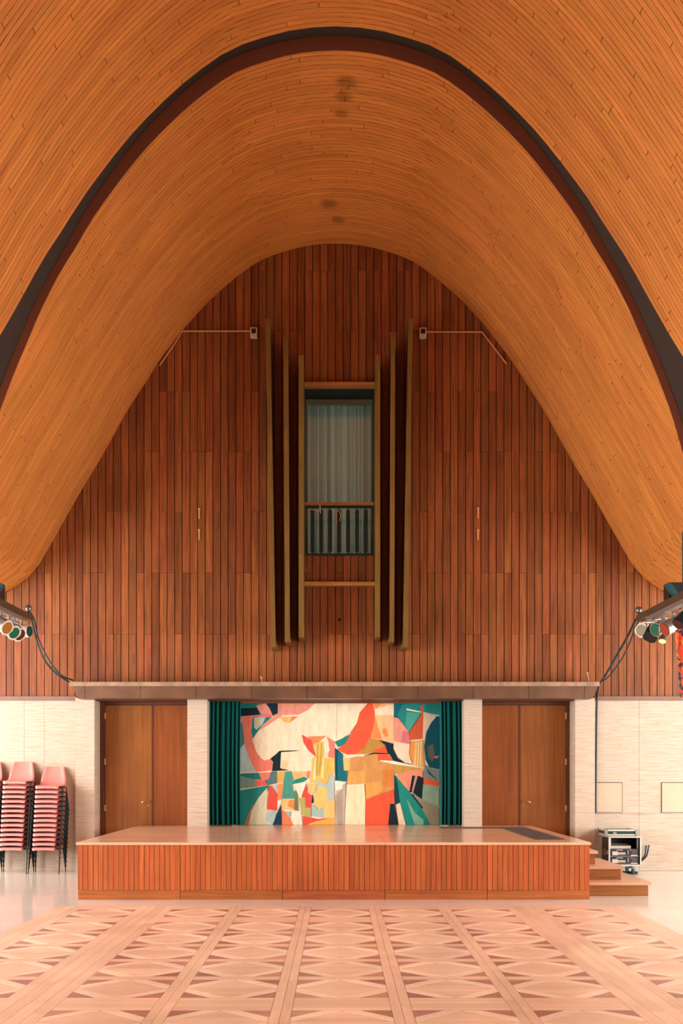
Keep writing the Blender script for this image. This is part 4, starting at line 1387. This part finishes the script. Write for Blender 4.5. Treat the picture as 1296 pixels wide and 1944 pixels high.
for (X, nm) in ((XL, 'chair-stack'), (XR, 'equipment-rack')):
    pz = at(53 if X < 0 else 1213, 1155 if X < 0 else 1158, 16.45)
    t = thing('globe_lamp', (pz.x, 16.45, 3.95), 'small round glass lamp with wire cage at bar end, %s side' % nm, 'lamp', 'round lamps at the bar ends')
    MB().tube([(pz.x, 16.45, 3.951), (pz.x, 16.45, pz.z - .04)], .012, 8).build('stem', M_leg, t)
    MB().lathe((pz.x, 16.52, pz.z), (0, -1, 0), [(0, .012), (.01, .03), (.05, .055)], 18).build('cup', M_black, t)
    MB().lathe((pz.x, 16.47, pz.z), (0, -1, 0), [(0, .047), (.015, .046), (.03, .036), (.04, .018), (.043, .001)], 18).build('glass', M_silver, t, smooth=True)
    cg = MB()
    for k in (-.025, 0, .025):
        cg.tube([(pz.x + k, 16.425, pz.z - .042), (pz.x + k, 16.415, pz.z), (pz.x + k, 16.425, pz.z + .042)], .003, 5)
        cg.tube([(pz.x - .042, 16.425, pz.z + k), (pz.x, 16.415, pz.z + k), (pz.x + .042, 16.425, pz.z + k)], .003, 5)
    cg.build('cage', M_leg, t)
par_can(at(56, 1198.5, 16.1), (.96, -.26, -.05), 'teal', 'white bodied stage light with teal lens facing the stage, chair-stack side', M_white, frame=False, r=.088, barz=3.864)
par_can(at(37, 1204.5, 15.75), (.7, -.48, -.5), 'maroon', 'silver framed stage light with dark maroon lens, chair-stack side')
par_can(at(26.5, 1201, 15.5), (.7, -.48, -.5), 'green', 'silver framed stage light with green filter, chair-stack side')
par_can(at(13, 1191.5, 15.15), (.74, -.42, -.42), 'amber', 'silver framed stage light with amber filter, chair-stack side')
par_can(at(1217.5, 1196.5, 16.35), (-.7, -.66, -.1), 'clear', 'white framed stage light with clear lens, equipment-rack side', M_white)
par_can(at(1234, 1209, 15.9), (-.45, -.45, -.72), 'dark', 'black stage light tilted down with dark lens, equipment-rack side', M_black)
par_can(at(1244, 1195.5, 15.65), (-.72, -.5, -.32), 'green', 'stage light with round green filter, equipment-rack side', M_silver, frame=False)
par_can(at(1261, 1195, 15.2), (-.78, -.28, -.42), 'red', 'silver stage light with red filter, equipment-rack side', M_silver, frame=False, ln=.3)
par_can(at(1257, 1217, 15.45), (-.3, -.35, -.8), 'dark', 'small stage light switched on and glowing orange, equipment-rack side', M_beam, frame=False, r=.055, ln=.13, lit=True)
par_can(at(1288, 1186, 14.6), (-.6, -.25, -.6), 'maroon', 'dark stage light above the colourful cloth, equipment-rack side', M_leg, frame=False)

# cables from the bars to the canopy
def px_cord(pts, r, lab):
    return cord([at(x, y, Y) for x, y, Y in pts], r, 'cable', M_cable, lab, 'cable')
px_cord([(54, 1170, 16.53), (61, 1182, 16.68), (69, 1213, 17.0), (83, 1250, 17.2), (105, 1277, 17.4), (131, 1295, 17.5)], .016, 'lower black cable sagging from the light bar, chair-stack side')
px_cord([(58, 1163, 16.53), (65, 1178, 16.8), (74, 1215, 17.15), (92, 1251, 17.35), (115, 1281, 17.5), (140, 1292, 17.58)], .014, 'upper black cable sagging from the light bar, chair-stack side')
px_cord([(1213, 1168, 16.54), (1206, 1178, 16.6), (1190, 1210, 17.0), (1170, 1245, 17.3), (1150, 1280, 17.5), (1141, 1294, 17.55)], .018, 'thick black cable from light bar to canopy, equipment-rack side')
px_cord([(1215, 1174, 16.53), (1206, 1192, 16.55), (1194, 1222, 16.85), (1178, 1254, 17.1), (1156, 1283, 17.3), (1143, 1294, 17.35)], .011, 'thin black cable from light bar to canopy, equipment-rack side')
px_cord([(1140, 1294, 17.6), (1134.5, 1312, 17.6), (1132.5, 1335, 17.66), (1131.5, 1400, 17.665), (1130.8, 1480, 17.665), (1130.2, 1544, 17.665)], .017, 'black cable running down beside the outer stone pier')

# colourful cloth hanging from the bar
YH = 14.3
def clf(u, v):
    a = at(1282 + 12 * v ** 1.3 + 0, 1196 + 128 * v, YH)
    x = a.x + u * .55
    return (x, YH + .05 * math.sin(u * 14 + 1.5 * v) + .02 * math.sin(9 * v), a.z + .02 * math.sin(u * 9))
m, nt, bs = base_mat('patterned_cloth')
g = N(nt, 'ShaderNodeNewGeometry')
mp = N(nt, 'ShaderNodeMapping'); mp.inputs['Scale'].default_value = (13, 4, 7)
vz = N(nt, 'ShaderNodeTexNoise'); vz.inputs['Scale'].default_value = 1.0; vz.inputs['Detail'].default_value = 2; vz.inputs['Distortion'].default_value = 0.8
rp = N(nt, 'ShaderNodeValToRGB'); rp.color_ramp.interpolation = 'CONSTANT'
els = rp.color_ramp.elements
els[0].position = 0; els[0].color = srgb(10, 62, 86)
els[1].position = .42; els[1].color = srgb(226, 78, 50)
for p_, c_ in ((.55, srgb(214, 140, 44)), (.62, srgb(16, 70, 92)), (.68, srgb(196, 60, 70))):
    q = els.new(p_); q.color = c_
nt.links.new(g.outputs['Position'], mp.inputs['Vector']); nt.links.new(mp.outputs[0], vz.inputs['Vector'])
nt.links.new(vz.outputs['Fac'], rp.inputs[0]); nt.links.new(rp.outputs[0], bs.inputs['Base Color'])
bs.inputs['Roughness'].default_value = 0.8
t = thing('hanging_cloth', at(1300, 1324, YH), 'orange, blue and yellow patterned cloth hanging below the lights', 'cloth')
MB().grid(clf, 30, 24).build('fabric', m, t, smooth=True)
tp = at(1286, 1196, YH)
MB().tube([(tp.x + .1, YH, tp.z - .02), (XR + .02, YH, 3.79)], .006, 6).tube([(tp.x + .4, YH, tp.z - .02), (XR + .035, YH, 3.79)], .006, 6).build('cord', M_cable, t)

# bits of wire left on the canopy
zc = zt0
for (px, py, lab) in ((497, 1284, 'curled scrap of pale wire standing on the canopy'), (1117, 1276, 'thin upright wire standing on the canopy near the cables')):
    a = at(px, 1294, YCn + .1); q = at(px - 3, py, YCn + .1)
    cord([(a.x, YCn + .1, zc), (q.x + .02, YCn + .1, (zc + q.z) / 2), (q.x, YCn + .11, q.z), (q.x + .03, YCn + .1, q.z - .03)], .005, 'wire_scrap', M_string, lab, 'wire')
